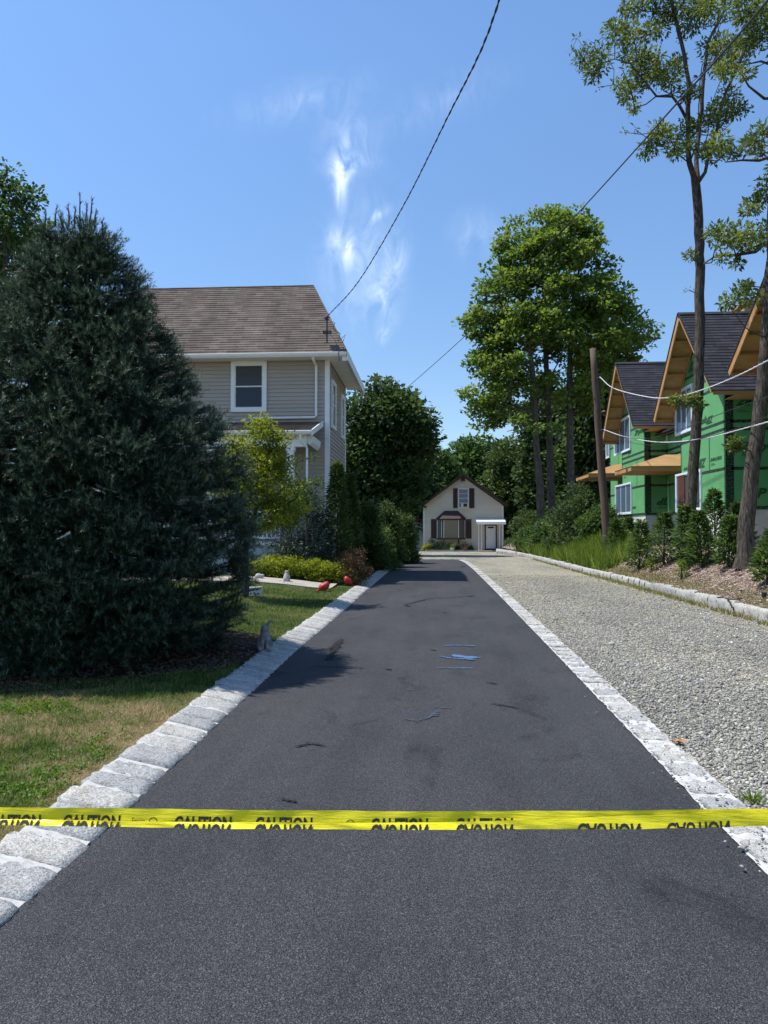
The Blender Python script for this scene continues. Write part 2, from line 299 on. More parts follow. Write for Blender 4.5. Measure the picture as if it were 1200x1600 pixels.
class MB:
    def __init__(s): s.v = []; s.f = []; s.var = []; s.cv = .5
    def quad(s, a, b, c, d): s.poly([a, b, c, d])
    def poly(s, pts):
        i = len(s.v); s.v += [tuple(map(float, p)) for p in pts]; s.f.append(tuple(range(i, i+len(pts)))); s.var.append(s.cv)
    def box(s, x0, x1, y0, y1, z0, z1):
        x0, x1 = sorted((x0, x1)); y0, y1 = sorted((y0, y1)); z0, z1 = sorted((z0, z1))
        i = len(s.v); s.v += [(float(x), float(y), float(z)) for z in (z0, z1) for y in (y0, y1) for x in (x0, x1)]
        for f in ((0, 2, 3, 1), (4, 5, 7, 6), (0, 1, 5, 4), (2, 6, 7, 3), (0, 4, 6, 2), (1, 3, 7, 5)): s.f.append(tuple(i+q for q in f)); s.var.append(s.cv)
        return s
    def prism(s, pts, vec):
        """closed prism: polygon pts extruded by vec"""
        vec = np.array(vec, float); n = len(pts); i = len(s.v)
        s.v += [tuple(map(float, p)) for p in pts] + [tuple(np.array(p, float)+vec) for p in pts]
        s.f.append(tuple(range(i, i+n))); s.f.append(tuple(range(i+2*n-1, i+n-1, -1))); s.var += [s.cv]*2
        for k in range(n): s.f.append((i+k, i+n+k, i+n+(k+1) % n, i+(k+1) % n)); s.var.append(s.cv)
        return s
    def tube(s, path, rad, n=8, cap=True):
        P = [np.array(p, float) for p in path]; r = rad if hasattr(rad, '__len__') else [rad]*len(P)
        i0 = len(s.v); ref = None
        for k, p in enumerate(P):
            t = P[min(k+1, len(P)-1)]-P[max(k-1, 0)]; t /= (np.linalg.norm(t)+1e-9)
            if ref is None: ref = np.array([1., 0, 0]) if abs(t[0]) < .9 else np.array([0, 1., 0])
            u = ref-t*ref.dot(t); u /= np.linalg.norm(u)+1e-9; ref = u; v = np.cross(t, u)
            for j in range(n):
                a = 2*math.pi*j/n; q = p+(u*math.cos(a)+v*math.sin(a))*r[k]; s.v.append((float(q[0]), float(q[1]), float(q[2])))
        for k in range(len(P)-1):
            for j in range(n):
                a = i0+k*n+j; c = i0+k*n+(j+1) % n; s.f.append((a, c, c+n, a+n)); s.var.append(s.cv)
        if cap:
            s.f.append(tuple(i0+j for j in range(n))[::-1]); s.f.append(tuple(i0+(len(P)-1)*n+j for j in range(n))); s.var += [s.cv]*2
        return s
    def ball(s, c, r, nu=12, nv=8):
        r = np.array(r if hasattr(r, '__len__') else (r,)*3, float); i = len(s.v)
        for k in range(nv+1):
            th = math.pi*k/nv
            for j in range(nu):
                a = 2*math.pi*j/nu; s.v.append((c[0]+r[0]*math.sin(th)*math.cos(a), c[1]+r[1]*math.sin(th)*math.sin(a), c[2]+r[2]*math.cos(th)))
        for k in range(nv):
            for j in range(nu):
                s.f.append((i+k*nu+j, i+(k+1)*nu+j, i+(k+1)*nu+(j+1) % nu, i+k*nu+(j+1) % nu)); s.var.append(s.cv)
        return s
    def rows(s, O, U, V, Nn, H, pitch, depth, fl, fr):
        """overlapping courses (siding or shingles) on a plane"""
        O, U, V, Nn = (np.array(a, float) for a in (O, U, V, Nn)); k = 0
        while k*pitch < H-1e-6:
            a = k*pitch; c = min(H, a+pitch)
            if fr(a)-fl(a) > .01:
                bl = O+U*fl(a)+V*a; br = O+U*fr(a)+V*a; tl = O+U*fl(c)+V*c; tr = O+U*max(fr(c), fl(c))+V*c
                s.cv = random.random(); s.quad(bl+Nn*depth, br+Nn*depth, tr+Nn*.001, tl+Nn*.001); s.quad(bl, br, br+Nn*depth, bl+Nn*depth)
            k += 1
        s.cv = .5; return s
    def build(s, name, mt, parent=None, loc=None, smooth=False, uv=True):
        org = ORG[parent] if parent is not None else (np.array(loc, float) if loc is not None else np.zeros(3))
        me = bpy.data.meshes.new(name); me.from_pydata([(a-org[0], b-org[1], c-org[2]) for a, b, c in s.v], [], s.f); me.update()
        a = me.attributes.new('var', 'FLOAT', 'FACE'); a.data.foreach_set('value', np.array(s.var, np.float32))
        me.materials.append(M[mt])
        if uv: set_uv(me)
        if smooth: me.polygons.foreach_set('use_smooth', np.ones(len(me.polygons), bool))
        o = bpy.data.objects.new(name, me); link(o); ORG[o] = org
        if parent is not None: o.parent = parent
        else: o.location = tuple(float(q) for q in org)
        return o
def unit(a): return a/(np.linalg.norm(a, axis=-1, keepdims=True)+1e-9)
def rdir(n): return unit(rng.normal(size=(n, 3)))
def leaves(name, P, D, Nn, L, Wd, var, mt, parent=None, loc=None, fold=.12):
    """folded rhombic leaves"""
    D = unit(D); Sd = unit(np.cross(D, Nn)); N2 = np.cross(Sd, D); L = np.asarray(L)[:, None]; Wd = np.asarray(Wd)[:, None]
    a = P; c = P+D*L; m1 = P+D*L*.48+Sd*Wd*.5+N2*L*fold; m2 = P+D*L*.48-Sd*Wd*.5+N2*L*fold
    V = np.stack([a, m1, c, m2], 1).reshape(-1, 3); n = len(P)
    Fc = np.arange(4*n).reshape(n, 4)
    tri = np.concatenate([Fc[:, [0, 1, 2]], Fc[:, [0, 2, 3]]]); vv = np.concatenate([var, var])
    return npmesh(name, V, tri, mt, parent, loc, vv)
def blades(P, D, L, Wd):
    S_ = unit(np.cross(D, np.array([0, 0, 1.0])+rng.normal(0, .4, D.shape))); a = P-S_*Wd[:, None]*.5; b_ = P+S_*Wd[:, None]*.5; c = P+D*L[:, None]
    return np.stack([a, b_, c], 1).reshape(-1, 3), np.arange(3*len(P)).reshape(-1, 3)
def clump_leaves(C, rad, per, size, flat=.7, droop=0, aspect=.55, jit=.35):
    """leaf positions around cluster centres"""
    n = len(C); rad = np.broadcast_to(rad, (n,)); k = (per*np.ones(n)).astype(int) if not hasattr(per, '__len__') else np.asarray(per, int)
    idx = np.repeat(np.arange(n), k); m_ = len(idx)
    off = rdir(m_)*(rng.random(m_)**.45)[:, None]*rad[idx][:, None]; off[:, 2] *= flat
    P = C[idx]+off; D = unit(off+rdir(m_)*rad[idx][:, None]*.7); D[:, 2] -= droop; 
    Nn = unit(np.array([0, 0, 1.0])+rng.normal(0, .55, (m_, 3)))
    L = size*(1+rng.normal(0, jit*.6, m_).clip(-.5, .9))
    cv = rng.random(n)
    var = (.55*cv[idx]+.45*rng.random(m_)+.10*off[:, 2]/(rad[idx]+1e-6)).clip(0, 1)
    return P, D, Nn, L, L*aspect, var
def skeleton(paths, C, seg=.6, wob=.10, rise=.25):
    """trunk paths plus limbs reaching every cluster centre; returns nodes, parents"""
    nodes = []; par = []; info = []
    for ip, pth in enumerate(paths):
        prev = -1; pth = [np.array(p, float) for p in pth]
        if nodes:
            d = np.linalg.norm(np.array(nodes)-pth[0], axis=1); prev = int(d.argmin())
        else: nodes.append(pth[0]); par.append(-1); info.append((0, 0.0)); prev = 0
        npt = len(pth)-1
        for ia, (a, b_) in enumerate(zip(pth[:-1], pth[1:])):
            k = max(1, int(np.linalg.norm(b_-a)/seg))
            for j in range(1, k+1):
                info.append((ip, (ia+j/k)/npt)); p = a+(b_-a)*j/k+rng.normal(0, .012, 3); nodes.append(p); par.append(prev); prev = len(nodes)-1
    nmain = len(nodes); base = nodes[0]
    order = np.argsort([np.linalg.norm(np.array(nodes)-c, axis=1).min() for c in C])
    ends = []
    for ci in order:
        c = C[ci]; A = np.array(nodes); d = np.linalg.norm(A-c, axis=1)
        dz = A[:, 2]-c[2]; cost = d+np.maximum(dz+.1*d, 0)*1.6+(A[:, 2] < base[2]+(c[2]-base[2])*.35)*3
        i = int(cost.argmin()); a = A[i]; k = max(1, int(np.linalg.norm(c-a)/seg)); prev = i; Ln = np.linalg.norm(c-a)
        bow = np.array([0, 0, -rise*Ln*.25])+rng.normal(0, wob*Ln*.35, 3)
        for j in range(1, k+1):
            t = j/k; p = a+(c-a)*t+bow*math.sin(math.pi*t)+rng.normal(0, wob*seg*.35, 3)*(j < k); nodes.append(p); par.append(prev); prev = len(nodes)-1
        ends.append(prev)
    return np.array(nodes), par, ends, info
def limb_mesh(name, nodes, par, ends, info, r0, rtip, parent, mt='bark', flare=1.35, power=.5, radii=None):
    n = len(nodes); cnt = np.zeros(n)
    kids = [[] for _ in range(n)]
    for i, p in enumerate(par):
        if p >= 0: kids[p].append(i)
    cnt = np.array([0.0 if kids[i] else 1.0 for i in range(n)])
    for i in range(n-1, 0, -1): cnt[par[i]] += cnt[i]
    tot_ = cnt[0]; r = rtip+(r0-rtip)*(cnt/tot_)**power
    if radii:
        for i in range(n):
            if i < len(info): ra, rb = radii[info[i][0]]; r[i] = ra+(rb-ra)*info[i][1]
            else: r[i] = min(rtip*(1+1.1*math.sqrt(cnt[i])), r[par[i]]*.8+.001)
    hb = nodes[:, 2]-nodes[0, 2]; r = r*np.where(hb < .8, 1+(flare-1)*(1-hb/.8)**2, 1)
    for i in range(1, n): r[i] = min(r[i], r[par[i]])
    mb = MB(); stack = [(0, -1)]; used = set()
    while stack:
        i, start = stack.pop(); chain = [] if start < 0 else [start]
        cur = i
        while True:
            chain.append(cur); ks = kids[cur]
            if not ks: break
            ks = sorted(ks, key=lambda q: -cnt[q])
            for q in ks[1:]: stack.append((q, cur))
            cur = ks[0]
        if len(chain) > 1:
            rr = [r[c] for c in chain]
            if start >= 0: rr[0] = min(rr[0], rr[1]*1.25)
            mb.tube([nodes[c] for c in chain], rr, 10 if rr[min(1, len(rr)-1)] > .09 else 5, cap=False)
    return mb.build(name, mt, parent, smooth=True, uv=False)
def outline_clusters(rows_, Y, n, depth=1.0, shell=.55):
    """cluster centres through the volume of revolution of a crown silhouette"""
    ys = np.array([r[0] for r in rows_], float); l = np.array([r[1] for r in rows_], float); r_ = np.array([r[2] for r in rows_], float)
    wgt = (r_-l)**1.6; yy = np.linspace(ys[0], ys[-1], 200); ww = np.interp(yy, ys, wgt); cdf = np.cumsum(ww)/ww.sum()
    y = np.interp(rng.random(n), cdf, yy); cx_ = (np.interp(y, ys, l)+np.interp(y, ys, r_))/2; hw = (np.interp(y, ys, r_)-np.interp(y, ys, l))/2
    rad = rng.random(n)**(.5*shell+.05); th = rng.random(n)*2*math.pi
    P = []
    for k in range(n):
        yd = Y+hw[k]/F*Y*rad[k]*math.sin(th[k])*depth
        P.append(W(cx_[k]+hw[k]*rad[k]*math.cos(th[k]), y[k], Y)+np.array([0, yd-Y, 0]))
    return np.array(P)
def tree(name, label, paths, C, rad, per, size, leaf, bark='bark', r0=.2, rtip=.012, group=None, flat=.7, seg=.6, droop=0, aspect=.55, rise=.25, cat='tree', crown='crown', power=.5, wob=.1, radii=None):
    t = thing(name, label, cat, paths[0][0], group)
    nd, pr, en, nm = skeleton(paths, C, seg=seg, rise=rise, wob=wob)
    limb_mesh('trunk', nd, pr, en, nm, r0, rtip, t, bark, power=power, radii=radii)
    P, D, Nn, L, Wd, var = clump_leaves(C, rad, per, size, flat, droop, aspect)
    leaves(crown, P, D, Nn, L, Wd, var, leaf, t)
    return t

# ------------------------------------------------------------ terrain
def vnoise(x, y, s, seed=0):
    x = np.asarray(x)*s+seed*17.3; y = np.asarray(y)*s+seed*9.1
    return (np.sin(x*1.7+np.sin(y*1.3)*1.5)+np.sin(y*2.1+np.sin(x*1.1+2)*1.7)+np.sin((x+y)*1.3+1.1*np.sin(x-y))+.6*np.sin(x*4.3+2*np.sin(y*3.1))+.6*np.sin(y*4.9+2*np.sin(x*3.7)))/4.2
def smooth(t): t = np.clip(t, 0, 1); return t*t*(3-2*t)
def zl(x, y):
    return .065+.20*smooth((-np.asarray(x)-2.05)/3.0)*smooth((np.asarray(y)-5)/13)+.012*vnoise(x, y, 1.5)
def zr(x, y):
    x = np.asarray(x, float); return .19+.80*smooth((x-5.6)/2.1)+.035*vnoise(x, y, 1.1, 3)*smooth((x-5.8)/1)
def zg(x, y):
    return -.012-.17*smooth((np.asarray(y)-40)/20)+.008*vnoise(x, y, 1.8, 5)
def lxe(y): return np.interp(y, [-6, 4, 6.9, 9.5, 13.2, 21.7, 27, 31, 34, 37, 39.5], [-1.66, -1.68, -1.71, -1.73, -1.68, -1.64, -1.60, -1.50, -1.36, -1.20, -1.10])
def rxe(y): return np.interp(y, [-6, 4, 10, 20, 29, 34, 37, 38.6, 39.5], [1.50, 1.52, 1.58, 1.66, 1.70, 1.67, 1.60, 1.44, 1.2])
def grid(name, x0, x1, y0, y1, nx, ny, zf, mt, kind='structure', pv=None, label=None, yy=None):
    xs = np.linspace(x0, x1, nx) if not hasattr(nx, '__len__') else nx; ys = np.linspace(y0, y1, ny) if yy is None else yy
    ny = len(ys); nx = len(xs); X, Y = np.meshgrid(xs, ys); Z = zf(X, Y)
    i = np.arange(nx*ny).reshape(ny, nx); fc = np.stack([i[:-1, :-1], i[:-1, 1:], i[1:, 1:], i[1:, :-1]], -1).reshape(-1, 4)
    o = npmesh(name, np.stack([X, Y, Z], -1), fc, mt, smooth=True, pvar=(pv(X, Y).ravel() if pv is not None else None))
    tag(o, kind=kind); return o
grid('ground', -600, 600, -60, 1200, 60, 60, lambda x, y: -.34+0*x, 'woods_floor')
grid('gravel_drive', -9, 5.62, -6, 61.6, 150, 420, lambda x, y: zg(x, y), 'gravel')
# driveway sheet, slightly wandering edges
ys = np.concatenate([np.arange(-6, 12, .05), np.arange(12, 39.4, .2)])
rag = lambda y, s: .010*np.sin(y*23+s)+.008*np.sin(y*41+2*s)+.006*np.sin(y*87+s)
lx = lxe(ys)+rag(ys, 1)-.004; rx = rxe(ys)+rag(ys, 4)
tt = np.linspace(0, 1, 9); X = lx[:, None]+(rx-lx)[:, None]*tt; Yg = np.repeat(ys[:, None], 9, 1); Z = .006+.010*np.sin(math.pi*tt)[None, :]+0*X
i = np.arange(X.size).reshape(X.shape); fc = np.stack([i[:-1, :-1], i[:-1, 1:], i[1:, 1:], i[1:, :-1]], -1).reshape(-1, 4)
tag(npmesh('asphalt_driveway', np.stack([X, Yg, Z], -1), fc, 'asphalt', smooth=True), kind='structure')
def dry(x, y):
    v = .42+.40*vnoise(x, y, 1.25, 1)+.34*vnoise(x, y, 3.6, 2)+.2*vnoise(x, y, 8.3, 4)
    near = smooth((8.5-np.asarray(y))/4)
    return np.clip(v*(.55+.55*near)-.05+.22*near, 0, 1)
lawn_x = np.concatenate([np.linspace(-45, -9, 30), np.linspace(-8.8, -2.02, 60)])
lawn_y = np.concatenate([np.linspace(-6, 21, 190), np.linspace(21.3, 75, 60)])
grid('lawn', 0, 0, 0, 0, lawn_x, 0, zl, 'lawn_soil', pv=dry, yy=lawn_y)
bx_ = np.concatenate([np.linspace(5.74, 10, 40), np.linspace(10.5, 60, 30)])
grid('mulch_bank', 0, 0, 0, 0, bx_, 0, zr, 'mulch', yy=np.linspace(-6, 80, 260))
# dark litter under the spruce
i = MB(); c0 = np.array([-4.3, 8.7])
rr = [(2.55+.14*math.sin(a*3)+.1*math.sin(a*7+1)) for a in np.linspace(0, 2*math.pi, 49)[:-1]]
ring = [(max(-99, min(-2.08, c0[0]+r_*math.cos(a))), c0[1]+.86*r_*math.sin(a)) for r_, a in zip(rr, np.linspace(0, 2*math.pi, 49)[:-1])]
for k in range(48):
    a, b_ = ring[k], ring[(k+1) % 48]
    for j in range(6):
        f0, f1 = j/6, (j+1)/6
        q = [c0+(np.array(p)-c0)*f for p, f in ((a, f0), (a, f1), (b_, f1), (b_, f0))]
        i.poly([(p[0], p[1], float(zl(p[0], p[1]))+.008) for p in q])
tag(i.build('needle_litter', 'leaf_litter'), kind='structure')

# kerbs of granite blocks
def block_kerb(name, y0, y1, xin, xout, zin, zout, pitch, seed, mort=.035):
    rnd = random.Random(seed); y = y0; V = []; Fc = []; var = []
    while y < y1:
        p = pitch*rnd.uniform(.82, 1.18); ya, yb = y+mort*rnd.uniform(.35, .75), y+p-mort*rnd.uniform(.2, .5); nu, nv = 7, 6
        sx = rnd.uniform(-.018, .018); hz = rnd.uniform(-.006, .010); tv = rnd.random(); rot = rnd.uniform(-.018, .018); ph = rnd.random()*9; tilt = rnd.uniform(-.008, .008)
        i0 = len(V)
        for j in range(nv+1):
            for k in range(nu+1):
                u = k/nu; v = j/nv; xi = float(xin((ya+yb)/2)); xo = float(xout((ya+yb)/2))+sx
                x = xi+(xo-xi)*u; yy = ya+(yb-ya)*v+rot*(u-.5)
                e = min(u, 1-u)*nu; g = min(v, 1-v)*nv
                ed = (1 if e < .5 else 0)+(1 if g < .5 else 0)
                z = zin+(zout-zin)*u**.85+hz+tilt*(v-.5)*2+.007*math.sin(9*x*7+ph)*math.cos(yy*31+ph)+rnd.uniform(-.0035, .0035)-(.009 if ed else 0)-(.007 if ed > 1 else 0)
                if ed > 1: x += (.007 if k == 0 else -.007)*(1 if xo > xi else -1); yy += .007 if j == 0 else -.007
                if e < .5: x += rnd.uniform(-.008, .008)
                if g < .5: yy += rnd.uniform(-.006, .006)
                V.append((x, yy, z))
        for j in range(nv):
            for k in range(nu):
                a = i0+j*(nu+1)+k; q = (a, a+1, a+nu+2, a+nu+1) if xout(0) > xin(0) else (a, a+nu+1, a+nu+2, a+1); Fc.append(q); var.append(tv)
        # skirts
        edge = [i0+k for k in range(nu+1)]+[i0+j*(nu+1)+nu for j in range(1, nv+1)]+[i0+nv*(nu+1)+k for k in range(nu-1, -1, -1)]+[i0+j*(nu+1) for j in range(nv-1, 0, -1)]
        b0 = len(V)
        for e_ in edge: q = V[e_]; V.append((q[0], q[1], q[2]-.10))
        for k in range(len(edge)):
            k2 = (k+1) % len(edge); Fc.append((edge[k], edge[k2], b0+k2, b0+k)); var.append(tv)
        y += p
    o = npmesh(name, np.array(V), np.array(Fc), 'granite', var=np.array(var)); return tag(o, kind='structure')
def mortar_bed(name, y0, y1, xin, xout, zin, zout, off):
    ys = np.arange(y0, y1, .06); t = np.linspace(0, 1, 5); xi = xin(ys)[:, None]; xo = xout(ys)[:, None]
    X = xi+(xo-xi)*t+rng.normal(0, .003, (len(ys), 5)); Z = zin+(zout-zin)*t**.85-off+rng.normal(0, .0025, X.shape); Y = np.repeat(ys[:, None], 5, 1)
    i = np.arange(X.size).reshape(X.shape); fc = np.stack([i[:-1, :-1], i[1:, :-1], i[1:, 1:], i[:-1, 1:]], -1).reshape(-1, 4)
    return tag(npmesh(name, np.stack([X, Y, Z], -1), fc, 'mortar', smooth=True), kind='structure')
lin = lambda y: lxe(y)+.006; lout = lambda y: lxe(y)-.355+.0*np.asarray(y)
rin = lambda y: rxe(y)-.006; rout = lambda y: rxe(y)+.225
block_kerb('kerb', -2, 36.5, lin, lout, .018, .088, .285, 3)
mortar_bed('kerb_mortar', -2, 36.6, lambda y: lin(y)-.012, lambda y: lout(y)+.015, .018, .088, .013)
block_kerb('kerb', -2, 38.3, rin, rout, .022, .020, .285, 5, .05)
mortar_bed('kerb_mortar', -2, 38.4, lambda y: rin(y)-.014, lambda y: rout(y)-.004, .022, .020, .007)
# cross kerb at the far end
e = MB(); 
for k in range(11):
    x = -1.4+k*.27; e.cv = random.random(); e.box(x, x+.25, 39.25+.01*math.sin(k), 39.5, -.08, .03+.006*math.sin(k*3))
tag(e.build('kerb', 'granite'), kind='structure')

# retaining kerb of split granite on the right
def wall_x(y): return np.interp(y, [-2, 12, 20, 26, 42, 51, 56], [5.66, 5.62, 5.70, 5.52, 5.50, 5.25, 4.7])
t = thing('retaining_kerb', 'low wall of split white granite blocks along the right edge of the gravel', 'kerb wall', (5.6, 12, 0))
V = []; Fc = []; var = []; y = -1.5; rnd = random.Random(11)
while y < 55:
    L_ = rnd.uniform(.38, .62) if y < 40 else .6; x = float(wall_x(y+L_/2)); h = .235+rnd.uniform(-.03, .02); i0 = len(V); nv = 8; tv = rnd.random(); x1o = rnd.uniform(-.012, .012)
    prof = [(0, -.1), (.004, .04), (-.006, .10), (0, .16), (.01, h-.015), (.03, h), (.09, h+.003), (.14, h-.004), (.15, -.05)]
    for j in range(nv+1):
        for k, (px_, pz) in enumerate(prof):
            e_ = .012 if j in (0, nv) and k > 0 else 0
            V.append((x+x1o+px_+(rnd.uniform(-.016, .016) if 0 < k < 8 else 0)+e_, y+.008+(L_-.016)*j/nv, pz+(rnd.uniform(-.007, .007) if k > 3 else 0)-(e_ if k > 4 else 0)+float(zg(x, y))))
    n_ = len(prof)
    for j in range(nv):
        for k in range(n_-1):
            a = i0+j*n_+k; Fc.append((a, a+n_, a+n_+1, a+1)); var.append(tv)
    for j in (0, nv):
        for k in range(0, n_-2, 1):
            Fc.append((i0+j*n_, i0+j*n_+k+1, i0+j*n_+k+2, i0+j*n_+k+2)) if False else None
    y += L_
npmesh('stone_course', np.array(V), np.array(Fc), 'granite', t, var=np.array(var))
jm = MB()
for a in np.arange(-1.5, 55, .5): x0, x1 = float(wall_x(a)), float(wall_x(a+.5)); jm.prism([(x0+.022, a, -.15), (x0+.13, a, -.15), (x0+.13, a, .205), (x0+.022, a, .205)], (x1-x0, .5, 0))
jm.build('mortar_core', 'mortar', t)
# concrete front walk
wk = MB(); pa = [W(p, 915, 1) for p in (0,)]; rnd = random.Random(2)
wy = lambda x: 18.3+.02*(x+3)
xs = np.linspace(-16, -2.5, 60)
for a, b_ in zip(xs[:-1], xs[1:]):
    za, zb = .03+max(float(zl(a, wy(a))), float(zl(a, wy(a)+1.3))), .03+max(float(zl(b_, wy(b_))), float(zl(b_, wy(b_)+1.3)))
    wk.quad((a, wy(a), za), (b_, wy(b_), zb), (b_, wy(b_)+1.35, zb+.02), (a, wy(a)+1.35, za+.02)); wk.quad((a, wy(a), za-.1), (b_, wy(b_), zb-.1), (b_, wy(b_), zb), (a, wy(a), za))
tag(wk.build('path', 'walk_concrete'), kind='structure')

# tar patches, cracks and blue spray marks on the driveway (thin sheets)
def blob_sheet(name, mt, strokes, z=.0225, kind='structure', seed=0):
    """strokes: list of (px,py list, half width m); ragged ribbon on the asphalt"""
    rnd = random.Random(seed); mb = MB()
    for pts, hw in strokes:
        P = [WZ(a, b_, .018)[:2] for a, b_ in pts]; hw = hw*1.25; k2 = 0
        for a, b_ in zip(P[:-1], P[1:]):
            Ls = float(np.linalg.norm(b_-a)); d = (b_-a)/Ls; s_ = np.array([-d[1], d[0]]); n_ = int(14+Ls*max(hw, .012)*9000*(.10 if seed == 8 else 1)); ph = rnd.random()*6
            for _ in range(n_):
                t_ = rnd.random(); env = hw*(.35+.65*abs(math.sin(t_*Ls*9+ph)))*(.6+.4*math.sin(math.pi*t_)); c_ = a+(b_-a)*t_+s_*rnd.gauss(0, .45)*env+d*rnd.gauss(0, .02); r_ = rnd.uniform(.005, .012+.16*hw); zz = z+rnd.uniform(-.0012, .0025); a0 = rnd.random()*6.28
                q = [c_+np.array([math.cos(a0+k*1.047), math.sin(a0+k*1.047)])*r_*rnd.uniform(.5, 1.25) for k in range(6)]
                mb.poly([(*p_, zz) for p_ in q])
    return tag(mb.build(name, mt), kind=kind)
noisy('tar', (.006, .006, .007), (.014, .014, .016), 20, .95, .004, 90)
m = mat('blue_spray', rough=.8); b = NB(m); M['blue_spray'] = m
b.color(b.ramp(b.noise(70, 4, .7), [(.40, (.045, .055, .07)), (.54, (.09, .20, .38)), (.72, (.15, .32, .58))]))
m = mat('blue_faint', rough=.8); b = NB(m); M['blue_faint'] = m
b.color(b.ramp(b.noise(45, 4, .7), [(.42, (.045, .052, .065)), (.6, (.05, .085, .15))]))
blob_sheet('tar_patch', 'tar', [([(633, 945), (655, 939), (680, 934), (705, 934), (739, 931)], .022), ([(633, 945), (640, 948)], .05), ([(652, 940), (662, 938)], .05), ([(733, 932), (740, 931)], .05),
    ([(512, 1031), (518, 1022), (530, 1006), (532, 1000)], .045), ([(516, 1014), (524, 1007), (534, 999)], .035), ([(487, 1041), (520, 1042), (568, 1044)], .014), ([(510, 1030), (535, 1030), (560, 1031)], .010), ([(580, 947), (594, 944)], .03),
    ([(770, 1100), (790, 1103), (809, 1107)], .012), ([(720, 886), (728, 884)], .05), ([(465, 1166), (485, 1162), (503, 1165)], .010), ([(764, 1067), (777, 1069)], .012), ([(673, 1015), (680, 1017)], .016), ([(445, 1250), (460, 1253)], .006), ([(693, 957), (697, 958)], .04), ([(605, 1046), (612, 1047)], .016)], seed=3)
blob_sheet('blue_paint_marking', 'blue_spray', [([(697, 1009), (718, 1008.5), (741, 1010)], .035), ([(709, 1024), (722, 1027), (745, 1028)], .075), ([(716, 1030), (742, 1031)], .045), ([(688, 1026), (704, 1029)], .025), ([(710, 1044.5), (738, 1044.5)], .022), ([(686, 1044), (706, 1044)], .010)], seed=5, z=.0235)
blob_sheet('faint_blue_paint_marking', 'blue_faint', [([(632, 1123), (650, 1127), (672, 1121), (684, 1112)], .022), ([(674, 1119), (685, 1115)], .035), ([(636, 1078), (655, 1080)], .02), ([(676, 1105), (705, 1107)], .012)], seed=8, z=.0228)
sm = mat('sealer_stain', rough=.75); b = NB(sm); M['sealer_stain'] = sm

# grass blades, sampled so that they stay even with distance
def scr_sample(n, x0, x1, y0, y1, pw=1.6):
    u = rng.random(n); a, c = y0**(1-pw), y1**(1-pw); Y = (a+(c-a)*u)**(1/(1-pw)); return x0+(x1-x0)*rng.random(n), Y
def bladeset(name, label, x, y, zf, h, wd, vr, mt, lean=.5, kind='stuff', loc=None, cat=None):
    n = len(x); P = np.stack([x, y, zf(x, y)-.004], 1); D = unit(np.stack([rng.normal(0, lean, n), rng.normal(0, lean, n), np.ones(n)], 1))
    L = h*(.5+rng.random(n)); V, Fc = blades(P, D, L, wd*(.6+.8*rng.random(n))*(1+y/14))
    o = npmesh(name, V, Fc, mt, var=vr); return tag(o, label, cat or 'grass', kind=kind)
x, y = scr_sample(330000, -9.5, -2.0, 3.0, 19, 1.7); keep = (x > -1.0*y*.75-1.5) & (x < lout(y)-.01-.05*rng.random(len(x)))
under = (((x+4.35)/2.3)**2+((y-8.9)/1.95)**2) < 1
keep &= ~(under & (rng.random(len(x)) < .93)); x, y = x[keep], y[keep]
d_ = dry(x, y); vr = np.clip(d_*1.0+rng.normal(0, .19, len(x)), 0, 1)
tall = .046*(1-.55*d_)*(1+.8*(vnoise(x, y, 2.2, 7) > .35))
n = len(x); P = np.stack([x, y, zl(x, y)-.004], 1); D = unit(np.stack([rng.normal(0, .75, n), rng.normal(0, .75, n), np.ones(n)], 1))
V, Fc = blades(P, D, tall*(.6+.9*rng.random(n)), .0048*(.7+.7*rng.random(n))*(1+y/10)); tag(npmesh('grass', V, Fc, 'grass_blade', var=vr), 'short half dried lawn grass beside the left kerb', 'grass', kind='stuff')
cc = []
for (px_, py_, sx, sy, n_) in ((40, 1225, .14, .20, 55), (72, 1240, .12, .16, 40), (20, 1112, .35, .12, 55), (60, 1105, .25, .10, 35), (170, 1160, .16, .12, 18), (140, 1180, .15, .12, 15), (300, 1118, .10, .18, 14), (15, 1300, .10, .08, 18)):
    p = WZ(px_, py_, .07)
    for _ in range(n_): cc.append((p[0]+rng.normal(0, sx), p[1]+rng.normal(0, sy), .078))
cc = np.array(cc); cc = cc[cc[:, 0] < -2.13]; P, D, Nn, L, Wd, var = clump_leaves(cc, .05, 22, .020, .35, 0, .7); P[:, 2] = np.maximum(P[:, 2], .072)
tag(leaves('clover', P, D, Nn, L, Wd, var, 'clover_leaf'), 'bright green clover patches in the dry lawn', 'clover', kind='stuff')
